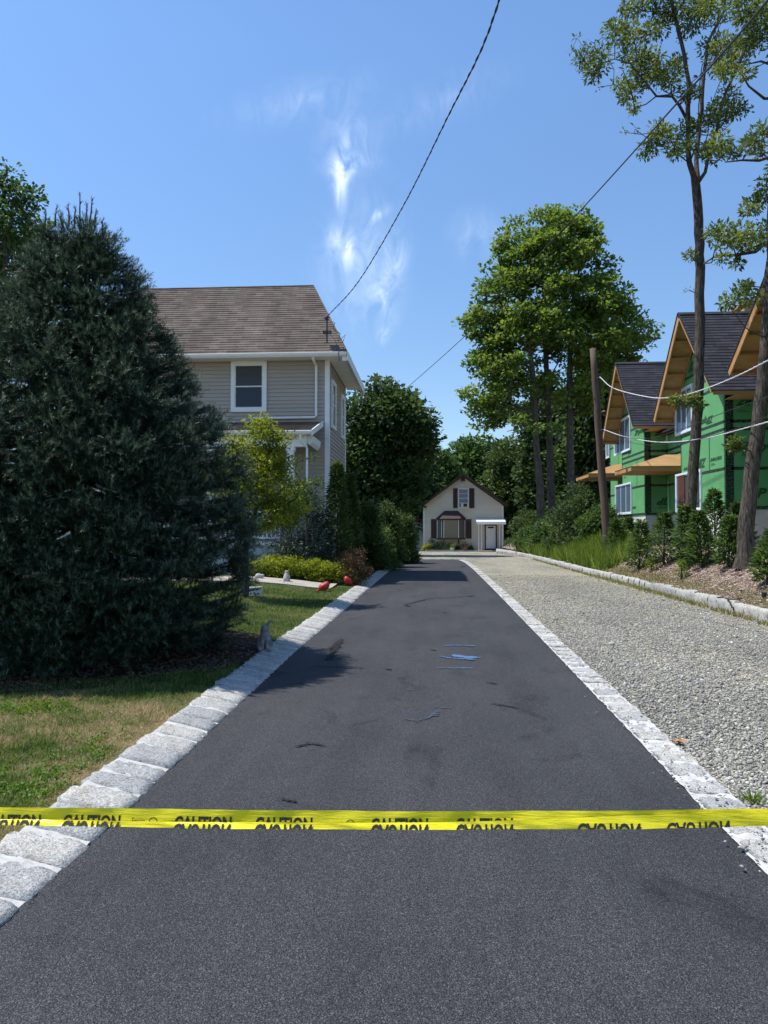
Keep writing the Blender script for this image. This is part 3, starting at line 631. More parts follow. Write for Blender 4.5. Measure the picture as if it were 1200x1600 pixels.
# loose stones
def stones(name, label, x, y, z, s, vr, mt, flat=.65, stretch=(1, 1), cat='gravel'):
    n = len(x); base = np.array([[1, 0, 0], [-1, 0, 0], [0, 1, 0], [0, -1, 0], [0, 0, 1], [0, 0, -.6]], float)
    B = base[None]*(1+rng.normal(0, .28, (n, 6, 1)))+rng.normal(0, .16, (n, 6, 3)); B[:, :, 2] *= flat; B[:, :, 0] *= stretch[0]; B[:, :, 1] *= stretch[1]
    a = rng.random(n)*6.283; ca, sa = np.cos(a)[:, None], np.sin(a)[:, None]; tx = rng.normal(0, .35, n)[:, None]
    X = B[:, :, 0]*ca-B[:, :, 1]*sa; Yq = B[:, :, 0]*sa+B[:, :, 1]*ca; Zq = B[:, :, 2]+X*tx
    V = np.stack([X, Yq, Zq], -1)*s[:, None, None]+np.stack([x, y, z], 1)[:, None]
    f = np.array([[0, 2, 4], [2, 1, 4], [1, 3, 4], [3, 0, 4], [2, 0, 5], [1, 2, 5], [3, 1, 5], [0, 3, 5]])
    Fc = (np.arange(n)[:, None, None]*6+f[None]).reshape(-1, 3); o = npmesh(name, V.reshape(-1, 3), Fc, mt, var=np.repeat(vr, 8)); return tag(o, label, cat, kind='stuff')
x, y = scr_sample(80000, 1.7, 5.64, 3.2, 26, 1.5); k = x > rout(y)+.012*rng.normal(size=len(x)); x, y = x[k], y[k]; n = len(x)
stones('gravel', 'loose grey crushed stone covering the lane right of the driveway', x, y, zg(x, y)+.003, .0108*np.exp(rng.normal(0, .40, n)), np.clip(rng.beta(2, 2.2, n)+.12*vnoise(x, y, .9), 0, 1), 'gravel_stone', .7)
x, y = scr_sample(1100, 1.35, 1.85, 3.2, 26, 1.6); k = x > rxe(y)-.05*rng.exponential(1.2, len(x)); x, y = x[k], y[k]; n = len(x)
stones('spilled_gravel', 'scattered small stones spilled over the right kerb', x, y, np.full(n, .030), .0065*np.exp(rng.normal(0, .4, n)), rng.beta(2, 2.2, n), 'gravel_stone', .7)
x, y = scr_sample(26000, 5.8, 9.5, 11, 34, 1.3); n = len(x)
stones('mulch', 'pinkish brown wood chips covering the bank below the green houses', x, y, zr(x, y)+.008, .026*np.exp(rng.normal(0, .4, n)), rng.beta(2, 2, n), 'mulch_chip', .25, (1.6, .55), 'mulch')
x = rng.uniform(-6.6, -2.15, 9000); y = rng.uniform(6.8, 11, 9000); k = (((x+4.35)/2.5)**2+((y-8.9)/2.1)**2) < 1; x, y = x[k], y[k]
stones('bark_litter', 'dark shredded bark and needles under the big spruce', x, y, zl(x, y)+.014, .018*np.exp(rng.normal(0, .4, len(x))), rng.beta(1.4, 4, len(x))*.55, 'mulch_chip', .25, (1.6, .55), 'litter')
# tall weeds along the bank
x = rng.uniform(5.72, 7.2, 20000); y = rng.uniform(25, 50, 20000); k = (rng.random(20000) < smooth((vnoise(x, y, .8, 4)+1.1)/1.2)); x, y = x[k], y[k]
bladeset('tall_grass', 'tall bright weeds growing beside the leaning pole along the granite wall', x, y, zr, .55, .015, rng.random(len(x)), 'weed_blade', .34)
x = np.concatenate([rng.normal(5.55, .05, 6500), rng.normal(5.98, .22, 9000)]); y = rng.uniform(10, 40, len(x)); k = vnoise(x*0, y, 1.7, 6) > -.35; x, y = x[k], y[k]
bladeset('verge_grass', 'ragged grass at the foot and top of the granite wall', x, y, lambda a, b_: np.where(a < 5.7, 0, zr(a, b_)), .085, .010, np.clip(.25+.6*rng.random(len(x)), 0, 1), 'grass_blade', .6)
for (px_, py_, lab) in ((1175, 1250, 'small green weed tuft in the gravel beyond the tape'),):
    p = WZ(px_, py_, 0); n = 90; x = rng.normal(p[0], .05, n); y = rng.normal(p[1], .05, n)
    D = unit(np.stack([x-p[0], y-p[1], .05+.05*rng.random(n)], 1)); V, Fc = blades(np.stack([x*.3+p[0]*.7, y*.3+p[1]*.7, zg(x, y)], 1), D, .05+.05*rng.random(n), .006+.004*rng.random(n))
    tag(npmesh('weed_tuft', V, Fc, 'weed_blade', var=rng.random(n)*.7), lab, 'weed')

# ------------------------------------------------------------ big spruce (left)
t = thing('spruce_tree', 'big dense blue green spruce filling the left side of the lawn', 'tree', (-4.18, 8.55, .12))
prof_z = [.05, .3, .6, 1.03, 1.76, 2.5, 3.21, 3.97, 4.73, 5.06, 5.3]; prof_r = [1.5, 1.8, 1.96, 2.05, 2.05, 1.86, 1.48, 1.00, .56, .36, .08]
cxy = np.array([-4.18, 8.55])
nt_ = []; nd_ = []; mbb = MB(); mbb.tube([(-4.18, 8.55, .1), (-4.16, 8.55, 1.5), (-4.18, 8.57, 3), (-4.14, 8.55, 4.5), (-4.11, 8.55, 5.25)], [.17, .13, .09, .05, .02], 10)
z = .28; TW = []   # twigs: (base, dir, length)
while z < 5.05:
    rz = float(np.interp(z, prof_z, prof_r)); nb = int(9+rz*8); a0 = rng.random()*6.28
    for k in range(nb):
        a = a0+6.283*k/nb+rng.normal(0, .12); r_ = rz*(.93+rng.normal(0, .03)); dirh = np.array([math.cos(a), math.sin(a), 0.0]); side = np.array([-math.sin(a), math.cos(a), 0.0])
        zz = z+rng.normal(0, .06); droop = .20*r_; st = np.array([cxy[0], cxy[1], zz+.10*r_])
        def bp(u): return st+dirh*r_*u+np.array([0, 0, -droop*math.sin(u*2.2)*.8+.16*r_*max(0, u-.6)])
        mbb.tube([bp(0), bp(.35), bp(.7), bp(.97)], [.018, .014, .009, .004], 4, cap=False)
        us = np.arange(.34 if rz > .6 else .2, 1.0, .075/max(r_, .5)*1.0)
        for u in us:
            span = min(.26, .10+.46*r_*(1-u)**.8*.5)
            for s_ in (-1, 1):
                if rng.random() < .12: continue
                b0 = bp(u); d = unit(dirh*(.75)+side*s_*(.85)+np.array([0, 0, rng.normal(.12, .18)]))
                L_ = span*rng.uniform(.75, 1.25); TW.append((b0, d, L_))
                if L_ > .26:
                    for q in (.45, .75): TW.append((b0+d*L_*q, unit(dirh+side*s_*rng.uniform(-.3, 1.2)+np.array([0, 0, rng.normal(.25, .2)])), L_*.42))
        for _ in range(2): TW.append((bp(.90), unit(dirh+side*rng.normal(0, .45)+np.array([0, 0, rng.uniform(.0, .6)])), rng.uniform(.12, .22)))
    z += .125+.018*rz
for _ in range(60):
    a = rng.random()*6.28; r_ = rng.random()*.42; zz = 5.0+.10*rng.random()+(.45-r_)*.35; TW.append((np.array([-4.14+r_*math.cos(a), 8.55+r_*math.sin(a), zz-.1]), unit(np.array([math.cos(a)*.6, math.sin(a)*.6, .8])), .2))
NPF = 760
for k in range(NPF):
    zz = float(np.interp(rng.random(), np.linspace(0, 1, 8), [.15, .6, 1.05, 1.6, 2.2, 2.95, 3.9, 4.9])); a = -math.pi/2+.25+rng.normal(0, 1.1) if k % 6 else rng.random()*6.28; rz = float(np.interp(zz, prof_z, prof_r))
    dirh = np.array([math.cos(a), math.sin(a), 0.0]); c_ = np.array([cxy[0], cxy[1], zz])+dirh*((rz-.17+rng.normal(0, .04)) if k % 3 else rz*rng.uniform(.55, .85)); ps = rng.uniform(.18, .36); c_[2] += .07*math.sin(c_[2]*14+3*math.sin(a*5))
    for _ in range(15):
        d = unit(dirh*1.0+rdir(1)[0]*1.0+np.array([0, 0, .35])); TW.append((c_+rdir(1)[0]*.05, d, ps*rng.uniform(.6, 1.1)))
# leader shoots
for (px_, py0, py1) in ((125, 352, 302), (72, 348, 330), (88, 346, 325), (106, 345, 320), (136, 350, 318), (144, 348, 312), (150, 352, 330), (96, 346, 334), (118, 350, 325), (160, 362, 345)):
    p0 = W(px_+rng.normal(0, 2), py0+8, 8.55+rng.normal(0, .12)); p1 = W(px_, py1, p0[1]); mbb.tube([p0, (p0+p1)/2+rng.normal(0, .01, 3), p1], [.012, .009, .006], 5)
    for q in np.linspace(.0, 1, 5): TW.append((p0+(p1-p0)*q*.9, unit(p1-p0+rng.normal(0, .06, 3)), .05))
trk = mbb.build('trunk', 'bark', t, smooth=True, uv=False)
B0 = np.array([a[0] for a in TW]); D0 = np.array([a[1] for a in TW]); L0 = np.array([a[2] for a in TW])
cen = np.array([-4.4, 9.0]); view = (B0[:, 1] < 9.8)      # the far half needs fewer needles
npn = np.where(view, L0*190, L0*70).astype(int)+6
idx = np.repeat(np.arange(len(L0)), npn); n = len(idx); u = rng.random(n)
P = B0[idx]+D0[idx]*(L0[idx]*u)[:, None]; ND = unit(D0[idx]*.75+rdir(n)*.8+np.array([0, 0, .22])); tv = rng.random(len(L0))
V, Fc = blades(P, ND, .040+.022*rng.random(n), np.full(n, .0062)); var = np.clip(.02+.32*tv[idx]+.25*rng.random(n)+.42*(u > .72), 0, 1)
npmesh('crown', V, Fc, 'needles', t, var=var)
print('spruce needles', n)

# ------------------------------------------------------------ trees and shrubs
def bush(name, label, c, r, ncl, per, size, leaf, crad=.22, group=None, flat=.8, cat='shrub', aspect=.55, box=.0, stems=True, up=.0, droop=0, r0=.03):
    c = np.array(c, float); r = np.array(r, float); d = rdir(ncl); d[:, 2] = np.abs(d[:, 2])*1.0-.15*rng.random(ncl); rad = rng.random(ncl)**.33
    C = c+d*rad[:, None]*r*np.array([1, 1, 1]); C[:, 2] = np.maximum(C[:, 2], c[2]+.05)
    base = c.copy()
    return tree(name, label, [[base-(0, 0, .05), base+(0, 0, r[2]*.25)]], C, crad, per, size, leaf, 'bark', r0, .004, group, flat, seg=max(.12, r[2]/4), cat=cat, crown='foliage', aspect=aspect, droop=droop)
# japanese maple by the porch
C = outline_clusters([(655, 405, 425), (672, 385, 442), (690, 350, 448), (720, 335, 452), (760, 330, 470), (800, 340, 482), (830, 350, 462)], 14.9, 190, .8, .8)
b0 = np.array([*WZ(381, 924, .22)[:2], .2]); b0[1] = 14.9; b0[0] = W(383, 900, 14.9)[0]
tree('maple_tree', 'small lime green maple in front of the beige house porch', [[b0, b0+(.0, 0, 1.0), b0+(.25, 0, 1.9)]], C, .27, 70, .08, 'lime_leaf', 'bark', .06, .006, flat=.45, seg=.25, aspect=.42)
# left garden shrubs, front of house
p = W(468, 870, 20.9); bush('shrub', 'loose grey green shrub in front of the white porch column', (p[0], 20.9, .25), (1.1, .7, 3.0), 170, 62, .085, 'grey_leaf', .24, aspect=.5)
C = outline_clusters([(632, 463, 470), (700, 452, 500), (745, 455, 508), (800, 445, 510)], 20.4, 34, .6); b0 = W(480, 885, 20.4)
tree('shrub', 'thin young tree with yellow green sprays beside the porch downspout', [[(b0[0], 20.4, .2), (b0[0]-.05, 20.4, 2.2)]], C[C[:, 2] < 3.6], .22, 34, .08, 'mid_leaf', 'bark', .03, .005, seg=.3, aspect=.45, cat='shrub', crown='foliage')
def conifer(name, label, base, h, r, n, leaf='dark_leaf', size=.09, group=None, spread=.22, top=.05, cat='evergreen', lean=(0, 0)):
    base = np.array(base, float); t = thing(name, label, cat, base, group)
    mb = MB(); mb.tube([base-(0, 0, .05), base+(lean[0]*.5, lean[1]*.5, h*.5), base+(lean[0], lean[1], h*.97)], [.03+h*.008, .02, .006], 6); 
    u = rng.random(n)**.8; a = rng.random(n)*6.283; rz = r*(1-u)**.8*(.45+.55*np.minimum(1, u*5))+top; brn = np.floor(a/6.283*9+u*23); rz = rz*(.70+.6*((np.sin(brn*12.9898)*43758.5) % 1))
    rr_ = rz*rng.random(n)**.55; P = base+np.stack([np.cos(a)*rr_+lean[0]*u, np.sin(a)*rr_+lean[1]*u, .06+u*h-rr_*.12], 1)
    D = np.stack([np.cos(a), np.sin(a), rng.normal(.35, .35, n)], 1)+rdir(n)*.45; Nn = unit(np.array([0, 0, 1.0])+rng.normal(0, .6, (n, 3)))
    for k in range(int(10+h*7)):
        uu = rng.random()*.85+.05; aa = rng.random()*6.283; q = base+np.array([lean[0]*uu, lean[1]*uu, uu*h]); l_ = r*(1-uu)**.8*.9; mb.tube([q, q+np.array([math.cos(aa)*l_, math.sin(aa)*l_, l_*.25])], [.008, .002], 4, cap=False)
    mb.build('trunk', 'bark', t, smooth=True, uv=False)
    leaves('foliage', P, D, Nn, size*(.6+.8*rng.random(n)), size*.33*(.7+.6*rng.random(n)), np.clip(.5*(((np.sin(brn*78.233)*43758.5) % 1))+.5*rng.random(n), 0, 1), leaf, t)
    return t
for (px_, top_, Y_, r_, lab) in ((527, 728, 21.4, .50, 'narrow dark evergreen against the right corner of the beige house'), (547, 745, 23.2, .42, 'dark columnar evergreen just right of the beige house corner')):
    p = W(px_, 800, Y_); tp = W(px_, top_, Y_); conifer('evergreen_shrub', lab, (p[0], Y_, .15), tp[2]-.15, r_, 3000, 'hedge_leaf', .15, 'evergreens at the house corner')
for (x0, x1, yt, Y_, lab, lf) in ((556, 600, 778, 27.5, 'mid green feathery bush right behind the dark columnar evergreen', 'hedge_leaf'), (588, 634, 776, 31, 'tall feathery bush in the middle of the driveway hedge', 'hedge_leaf'), (614, 656, 797, 34.5, 'last feathery bush of the hedge before the cream cottage', 'hedge_leaf'), (570, 640, 808, 29.0, 'low dark bush at the foot of the driveway hedge', 'mid_leaf'), (596, 650, 826, 35.5, 'low rounded bush at the end of the driveway hedge', 'hedge_leaf')):
    a, c = W(x0, 800, Y_), W(x1, 800, Y_); tp = W((x0+x1)/2, yt, Y_)[2]; r_ = (c[0]-a[0])/2
    xc_ = min((a[0]+c[0])/2, -1.62-r_*.9) if Y_ < 38 else (a[0]+c[0])/2
    bush('hedge_bush', lab, (xc_ if Y_ < 30 else (a[0]+c[0])/2-.15, Y_, .1), (r_*1.08, r_, tp-.1), 130, 85, .13, lf, .30, 'bushes along the left of the driveway end', aspect=.38)
# barberry
for (px_, yt, Y_, rr_, lab) in ((545, 850, 20.6, .62, 'bronze leaved barberry bush behind the lime ground cover'), (574, 866, 20.0, .42, 'small dark red barberry bush touching the left kerb')):
    p = W(px_, 870, Y_); tp = W(px_, yt, Y_)[2]; bush('barberry_bush', lab, (min(p[0], -2.2), Y_, .12), (rr_, rr_*.8, tp-.12), 60, 80, .05, 'red_leaf', .17, aspect=.5, stems=False)
# ground cover bed
C = []
while len(C) < 1900:
    x, y = rng.uniform(-5.2, -2.05), rng.uniform(19.75, 21.5)
    if ((x+3.5)/1.75)**4+((y-20.6)/.95)**4 < 1 : C.append((x, y, float(zl(x, y))+(.12+.46*rng.random())*(1-.5*abs((x+3.6)/1.7)**3)+.08*vnoise(x, y, 4)))
C = np.array(C); P, D, Nn, L, Wd, var = clump_leaves(C, .13, 22, .055, .7, 0, .55); P[:, 2] = np.maximum(P[:, 2], .1)
tag(leaves('ground_cover', P, D, Nn, L, Wd, var, 'cover_leaf'), 'lime yellow ground cover bed between the front walk and the porch', 'ground cover', kind='stuff')

# centre maples
trunks = [[W(848, 815, 44), W(843, 760, 44), W(838, 690, 44), W(835, 600, 44), W(822, 500, 44), W(810, 420, 44)],
          [W(866, 818, 46), W(860, 760, 46), W(858, 650, 46), W(853, 550, 46), W(850, 450, 46), W(860, 370, 46)],
          [W(893, 815, 45), W(891, 720, 45), W(890, 600, 45), W(892, 500, 45), W(905, 420, 45)]]
for p in trunks:
    for q in p: pass
    p[0][2] = .1
OC = outline_clusters([(330, 835, 872), (350, 805, 915), (375, 782, 940), (400, 768, 950), (440, 750, 965), (480, 735, 996), (510, 732, 1010), (545, 740, 1012), (590, 726, 985), (620, 724, 955), (650, 740, 900), (670, 755, 880)], 45, 1080, .6, .62)
OCp = np.array([(RM.T@(c-np.array([0, 0, CAMH]))) for c in OC]); opx = -OCp[:, 0]/OCp[:, 2]*F+600; opy = 800+OCp[:, 1]/OCp[:, 2]*F
OC = OC[~((opy > 530) & (opx > 805) & (opx < 905) & (OC[:, 1] < 47) & (rng.random(len(OC)) < .75))]
OC = OC[(rng.random(len(OC)) < .45+.75*(vnoise(OC[:, 0]*1.3+OC[:, 2]*.7, OC[:, 2]*1.1+OC[:, 1]*.6, .75, 8) > -.05))]
OC = np.concatenate([OC, [W(a, b_, 45+c) for a, b_, c in ((905, 330, 0), (915, 345, .3), (899, 345, -.3), (925, 352, 0), (1020, 510, 0), (1012, 530, 1), (1022, 525, .5), (722, 505, 0), (728, 612, -1), (735, 640, 0), (765, 690, -1), (780, 705, 0), (812, 655, -3), (835, 668, -3), (868, 670, -3), (745, 665, .5), (800, 345, 0), (790, 362, .5))]])
px_c = np.array([(-(RM.T@(c-np.array([0, 0, CAMH])))[0]/(RM.T@(c-np.array([0, 0, CAMH])))[2])*F+600 for c in OC])
own = np.where(px_c < 815, 0, np.where(px_c > 888, 2, 1))
for k, lab in enumerate(('tall maple, leftmost of the clump right of the cottage', 'tall maple in the middle of the clump, highest of the three crowns', 'tall maple on the right of the clump, nearest the leaning pole')):
    tree('tall_maple', lab, [trunks[k]], OC[own == k], .60, 60, .24, 'maple_leaf', 'bark_grey', .30, .014, 'maples right of the cottage', flat=.5, seg=.8, aspect=.75, rise=.1, radii=[(.27, .07)])
# background trees
def bgtree(label, rows_, Y, ncl, rad, per, size, leaf, basepx, group='trees behind the cottage', r0=.3, name='deciduous_tree', shell=.7, bark='bark'):
    C = outline_clusters(rows_, Y, ncl, .8, shell); b_ = W(basepx, 840, Y); b_[2] = -.3; b_[1] = Y; top_ = W((rows_[0][1]+rows_[0][2])/2, rows_[0][0], Y)
    mid = b_*.45+top_*.55; tree(name, label, [[b_, np.array([b_[0], Y, mid[2]*.5]), mid]], C, rad, per, size, leaf, bark, r0, .02, group, seg=1.0, aspect=.75)
bgtree('dark broad tree just right of the beige house', [(600, 570, 605), (612, 555, 628), (640, 540, 668), (660, 532, 676), (690, 525, 676), (720, 520, 660), (790, 520, 650)], 47, 230, 1.0, 105, .30, 'dark_leaf', 590, r0=.4)
bgtree('dark tree with drooping limbs rising left behind the cottage', [(690, 610, 660), (715, 580, 674), (745, 560, 676), (800, 560, 676), (835, 570, 670)], 66, 170, 1.2, 100, .36, 'dark_leaf', 625)
bgtree('green tree directly behind the left slope of the cottage roof', [(712, 676, 692), (730, 664, 712), (760, 655, 720), (810, 650, 725)], 84, 110, 1.3, 90, .42, 'mid_leaf', 690)
bgtree('round green tree behind the cottage ridge', [(684, 735, 760), (697, 715, 785), (720, 702, 790), (760, 698, 795), (820, 698, 795)], 92, 160, 1.5, 90, .46, 'mid_leaf', 745)
bgtree('lighter green tree right behind the cottage, under the maples', [(690, 790, 815), (720, 768, 838), (760, 760, 850), (800, 770, 850), (845, 780, 850)], 72, 190, 1.1, 100, .34, 'hedge_leaf', 805)
bgtree('dark tree behind the maple trunks', [(600, 815, 860), (660, 812, 900), (720, 818, 920), (790, 815, 930), (840, 815, 930)], 64, 240, 1.2, 100, .36, 'dark_leaf', 862)
bgtree('dark tree between the maple clump and the far green house', [(560, 900, 960), (620, 880, 985), (700, 875, 990), (780, 870, 990), (840, 870, 980)], 54, 240, 1.1, 100, .34, 'dark_leaf', 925)
bgtree('tree at the far left edge showing over the spruce', [(268, -10, 25), (290, -60, 42), (330, -90, 48), (380, -90, 56), (450, -90, 45), (600, -80, 20)], 27, 150, .62, 110, .16, 'mid_leaf', -40, group=None)
bgtree('slim tree peeping between the spruce and the left edge tree', [(340, 40, 60), (380, 30, 80), (500, 30, 90)], 31, 40, .5, 80, .17, 'mid_leaf', 60, group=None)
# far woods, reads as one mass
C = []
for k in range(900):
    a = rng.uniform(-1.25, 1.2); rr_ = rng.uniform(112, 150); x = rr_*math.sin(a); y = rr_*math.cos(a); h = 9.5+2.2*math.sin(x*.09)+1.5*math.sin(x*.23+1); C.append((x, y, rng.random()**.6*h))
C = np.array(C); P, D, Nn, L, Wd, var = clump_leaves(C, 3.2, 62, .9, .7, 0, .8)
tag(leaves('woods', P, D, Nn, L, Wd, var, 'mid_leaf'), 'distant woods closing the view behind the houses', 'woods', kind='stuff')
# undergrowth at the foot of the maples
for (px_, yt, Y_, r_, lab, lf) in ((824, 796, 52, 1.25, 'leafy bush touching the right side of the cottage', 'hedge_leaf'), (838, 822, 47, 1.3, 'low green bush at the foot of the left maple', 'mid_leaf'), (868, 805, 42, 1.5, 'spreading bush in front of the maple trunks', 'mid_leaf'), (912, 752, 36, 1.7, 'tallest rounded bush left of the leaning pole', 'dark_leaf'), (905, 806, 36, 1.2, 'rounded green bush at the back of the tall weeds', 'hedge_leaf'), (938, 790, 33, 1.0, 'leafy bush right behind the leaning pole', 'mid_leaf')):
    p = W(px_, 830, Y_); tp = W(px_, yt, Y_)[2]; z0 = float(zr(p[0], Y_)) if p[0] > 5.7 else -.15
    bush('wild_bush', lab, (p[0], Y_, z0), (r_, r_, tp-z0), 110, 85, .16, lf, .40, 'bushes below the maples', aspect=.5)
# young evergreens on the bank
def onbank(px, py):
    z = .5
    for _ in range(25): p = WZ(px, py, z); z = .5*z+.5*float(zr(p[0], p[1]))
    return np.array([p[0], p[1], float(zr(p[0], p[1]))])
for (px_, py_, yt, r_, lab) in ((965, 862, 815, .42, 'small evergreen immediately right of the leaning pole'), (998, 866, 818, .48, 'young evergreen below the far house window, second right of the pole'), (1037, 868, 805, .55, 'fuller young evergreen under the plywood canopy'), (1075, 874, 795, .42, 'evergreen growing in front of the taller oak trunk'),
                              (1118, 882, 770, .48, 'tallest young evergreen, between the two oak trunks'), (1160, 890, 790, .40, 'evergreen growing in front of the right oak trunk'), (1199, 885, 835, .35, 'small evergreen at the right edge of the view'), (983, 856, 812, .38, 'low evergreen tucked between the first two right of the pole'), (1098, 874, 803, .38, 'evergreen just right of the taller oak trunk'), (1137, 878, 812, .34, 'small evergreen behind the pale scrap heap')):
    b_ = onbank(px_, py_); tp = W(px_, yt, b_[1])[2]; conifer('young_evergreen', lab, b_, tp-b_[2], r_*.98, 1200, 'mid_leaf', .14, 'young evergreens on the mulch bank', top=.04, lean=(rng.normal(0, .08), 0))
for (px_, py_, h, lab) in ((1065, 905, .42, 'spindly weed on the mulch below the taller oak'), (1018, 893, .35, 'thin weed clump near the granite wall')):
    b_ = onbank(px_, py_); conifer('weed', lab, b_, h, .16, 300, 'weed_blade', .07, 'weeds on the mulch', cat='weed')

# oaks at right
def pxpath(pts, Y): return [W(a, b_, Y+(c if True else 0)) for a, b_, c in [(p if len(p) == 3 else (*p, 0)) for p in pts]]
YA = 20.0; YB = 16.8
pa = [pxpath([(1072, 868), (1075, 830), (1080, 770), (1086, 700), (1092, 600), (1094, 500), (1093, 400), (1090, 310), (1088, 290)], YA),
      pxpath([(1088, 292), (1077, 255, -.2), (1075, 190, -.3), (1076, 130, -.4), (1064, 60, -.5), (1048, 0, -.6), (1035, -70, -.7)], YA),
      pxpath([(1090, 290), (1088, 250, .3), (1094, 190, .5), (1100, 120, .7), (1104, 70, .9), (1130, 20, 1), (1140, -50, 1.1)], YA),
      pxpath([(1097, 290), (1106, 250, -.2), (1118, 210, -.4), (1135, 140, -.5), (1165, 80, -.6), (1185, 10, -.8)], YA),
      pxpath([(1077, 130, -.4), (1070, 90, -.2), (1052, 20, -.1), (1050, -60, 0)], YA),
      pxpath([(1076, 190, -.3), (1060, 165, -.6), (1050, 150, -.8), (1025, 150, -1), (1005, 125, -1.2), (985, 100, -1.4), (962, 92, -1.5)], YA),
      pxpath([(1082, 240, -.2), (1088, 230, .4), (1096, 100, .6)], YA)]
pa[0][0][2] = float(zr(pa[0][0][0], YA))-.05
zc = [(150, 300, 80), (110, 310, 45), (190, 330, 50), (150, 390, 35), (270, 170, 55), (265, 140, 35), (330, 200, 45), (360, 170, 40), (420, 320, 75), (440, 380, 65), (400, 300, 50), (380, 410, 45), (350, 480, 50), (320, 510, 30), (300, 440, 35), (370, 565, 22), (500, 140, 60), (450, 170, 40), (380, 30, 60), (340, 50, 40), (560, 80, 55), (520, 60, 45), (680, 90, 70), (660, 140, 45), (700, 40, 55), (800, 50, 60), (760, 30, 45), (780, 240, 60), (820, 310, 70), (860, 340, 60), (900, 340, 50), (840, 370, 40), (560, 380, 50), (560, 420, 40), (600, 320, 35), (490, 400, 45), (860, 510, 50), (910, 570, 45), (800, 560, 40), (860, 590, 40), (800, 640, 40), (760, 600, 35), (620, 680, 45), (500, 670, 35), (530, 690, 30), (440, 780, 45), (480, 740, 30), (560, 770, 35), (590, 800, 35), (640, 760, 35), (690, 660, 35), (780, 800, 50), (740, 780, 35), (850, 790, 35), (820, 740, 40), (890, 800, 25), (660, 1330, 28), (655, 1510, 16), (840, 240, 45), (930, 250, 40), (640, 480, 35), (680, 480, 25), (600, 30, 45), (470, 300, 45), (330, 290, 35), (900, 230, 40)]
C = []; rad = []
for a, b_, r_ in zc:
    px_, py_ = 880+a/3.333, b_/3.333; C.append(W(px_, py_, YA+rng.normal(0, 1.1)-.4)); rad.append(r_/3.333*YA/F*1.25)
for k in range(26): C.append(W(rng.uniform(980, 1190), rng.uniform(-160, -5), YA+rng.normal(0, 1.2))); rad.append(.45)
for k in range(46):
    a, b_, r_ = zc[rng.integers(len(zc))]; C.append(W(880+a/3.333+rng.normal(0, 26), b_/3.333+rng.normal(0, 20), YA+rng.normal(0, .9)-.4)); rad.append(.10)
for (a, b_, r_) in ((1067, 628, 14), (1055, 625, 10), (1082, 622, 10), (1092, 633, 9)): C.append(W(a, b_, YA-.45)); rad.append(r_*YA/F)
t = tree('oak_tree', 'taller forked oak with sparse crown left of the other oak', pa, np.array(C), np.array(rad), np.where(np.array(rad) < .13, 6, np.array(rad)/.40*230).astype(int)+2, .115, 'oak_leaf', 'bark', .235, .006, 'oaks in front of the green houses', flat=.75, seg=.3, aspect=.42, rise=.5, wob=.22, radii=[(.155, .115), (.08, .033), (.07, .03), (.05, .025), (.04, .02), (.045, .012), (.035, .012)])
pb = [pxpath([(1163, 880), (1166, 840), (1172, 760), (1183, 680), (1192, 600), (1199, 500), (1205, 400), (1208, 300), (1212, 200), (1222, 60), (1230, -60)], YB),
      pxpath([(1207, 375), (1180, 392, -.3), (1150, 398, -.5), (1120, 400, -.7), (1101, 412, -.8)], YB),
      pxpath([(1212, 240), (1185, 250, -.3), (1160, 252, -.5), (1130, 253, -.6)], YB),
      pxpath([(1218, 165), (1195, 155, -.3), (1170, 135, -.5), (1158, 115, -.6)], YB), pxpath([(1218, 110), (1190, 95, -.2), (1165, 100, -.3)], YB)]
pb[0][0][2] = float(zr(pb[0][0][0], YB))-.05
zb_ = [(1000, 1060, 45), (970, 1090, 30), (1050, 960, 45), (1040, 1020, 35), (780, 1200, 35), (820, 1220, 55), (870, 1250, 45), (900, 1220, 60), (950, 1260, 40), (990, 1240, 55), (1040, 1200, 55), (1050, 1260, 40), (830, 1350, 28), (910, 1370, 22), (940, 1500, 35), (900, 1560, 50), (850, 1580, 30), (980, 1550, 35), (960, 1490, 22), (1000, 740, 55), (1040, 680, 40), (960, 750, 30), (1020, 790, 30), (980, 220, 55), (1000, 60, 70), (1040, 150, 60), (960, 110, 45), (1050, 40, 50), (940, 60, 40), (1010, 180, 45), (950, 380, 30), (1055, 90, 40)]
C = []; rad = []
for a, b_, r_ in zb_: C.append(W(880+a/3.333, b_/3.333, YB+rng.normal(0, .7)-.4)); rad.append(r_/3.333*YB/F*1.3)
for k in range(22): C.append(W(rng.uniform(1200, 1400), rng.uniform(-80, 500), YB+rng.normal(0, 1.2))); rad.append(.42)
for (a, b_, r_) in ((1148, 690, 10), (1156, 700, 8), (1144, 700, 8)): C.append(W(a, b_, YB-.3)); rad.append(r_*YB/F)
tree('oak_tree', 'oak with a thick curved trunk at the right edge of the photo', pb, np.array(C), np.array(rad), (np.array(rad)/.40*210).astype(int)+6, .11, 'oak_leaf', 'bark', .215, .006, 'oaks in front of the green houses', flat=.75, seg=.3, aspect=.42, rise=.5, wob=.22, radii=[(.19, .065), (.05, .015), (.045, .012), (.04, .012), (.035, .012)])

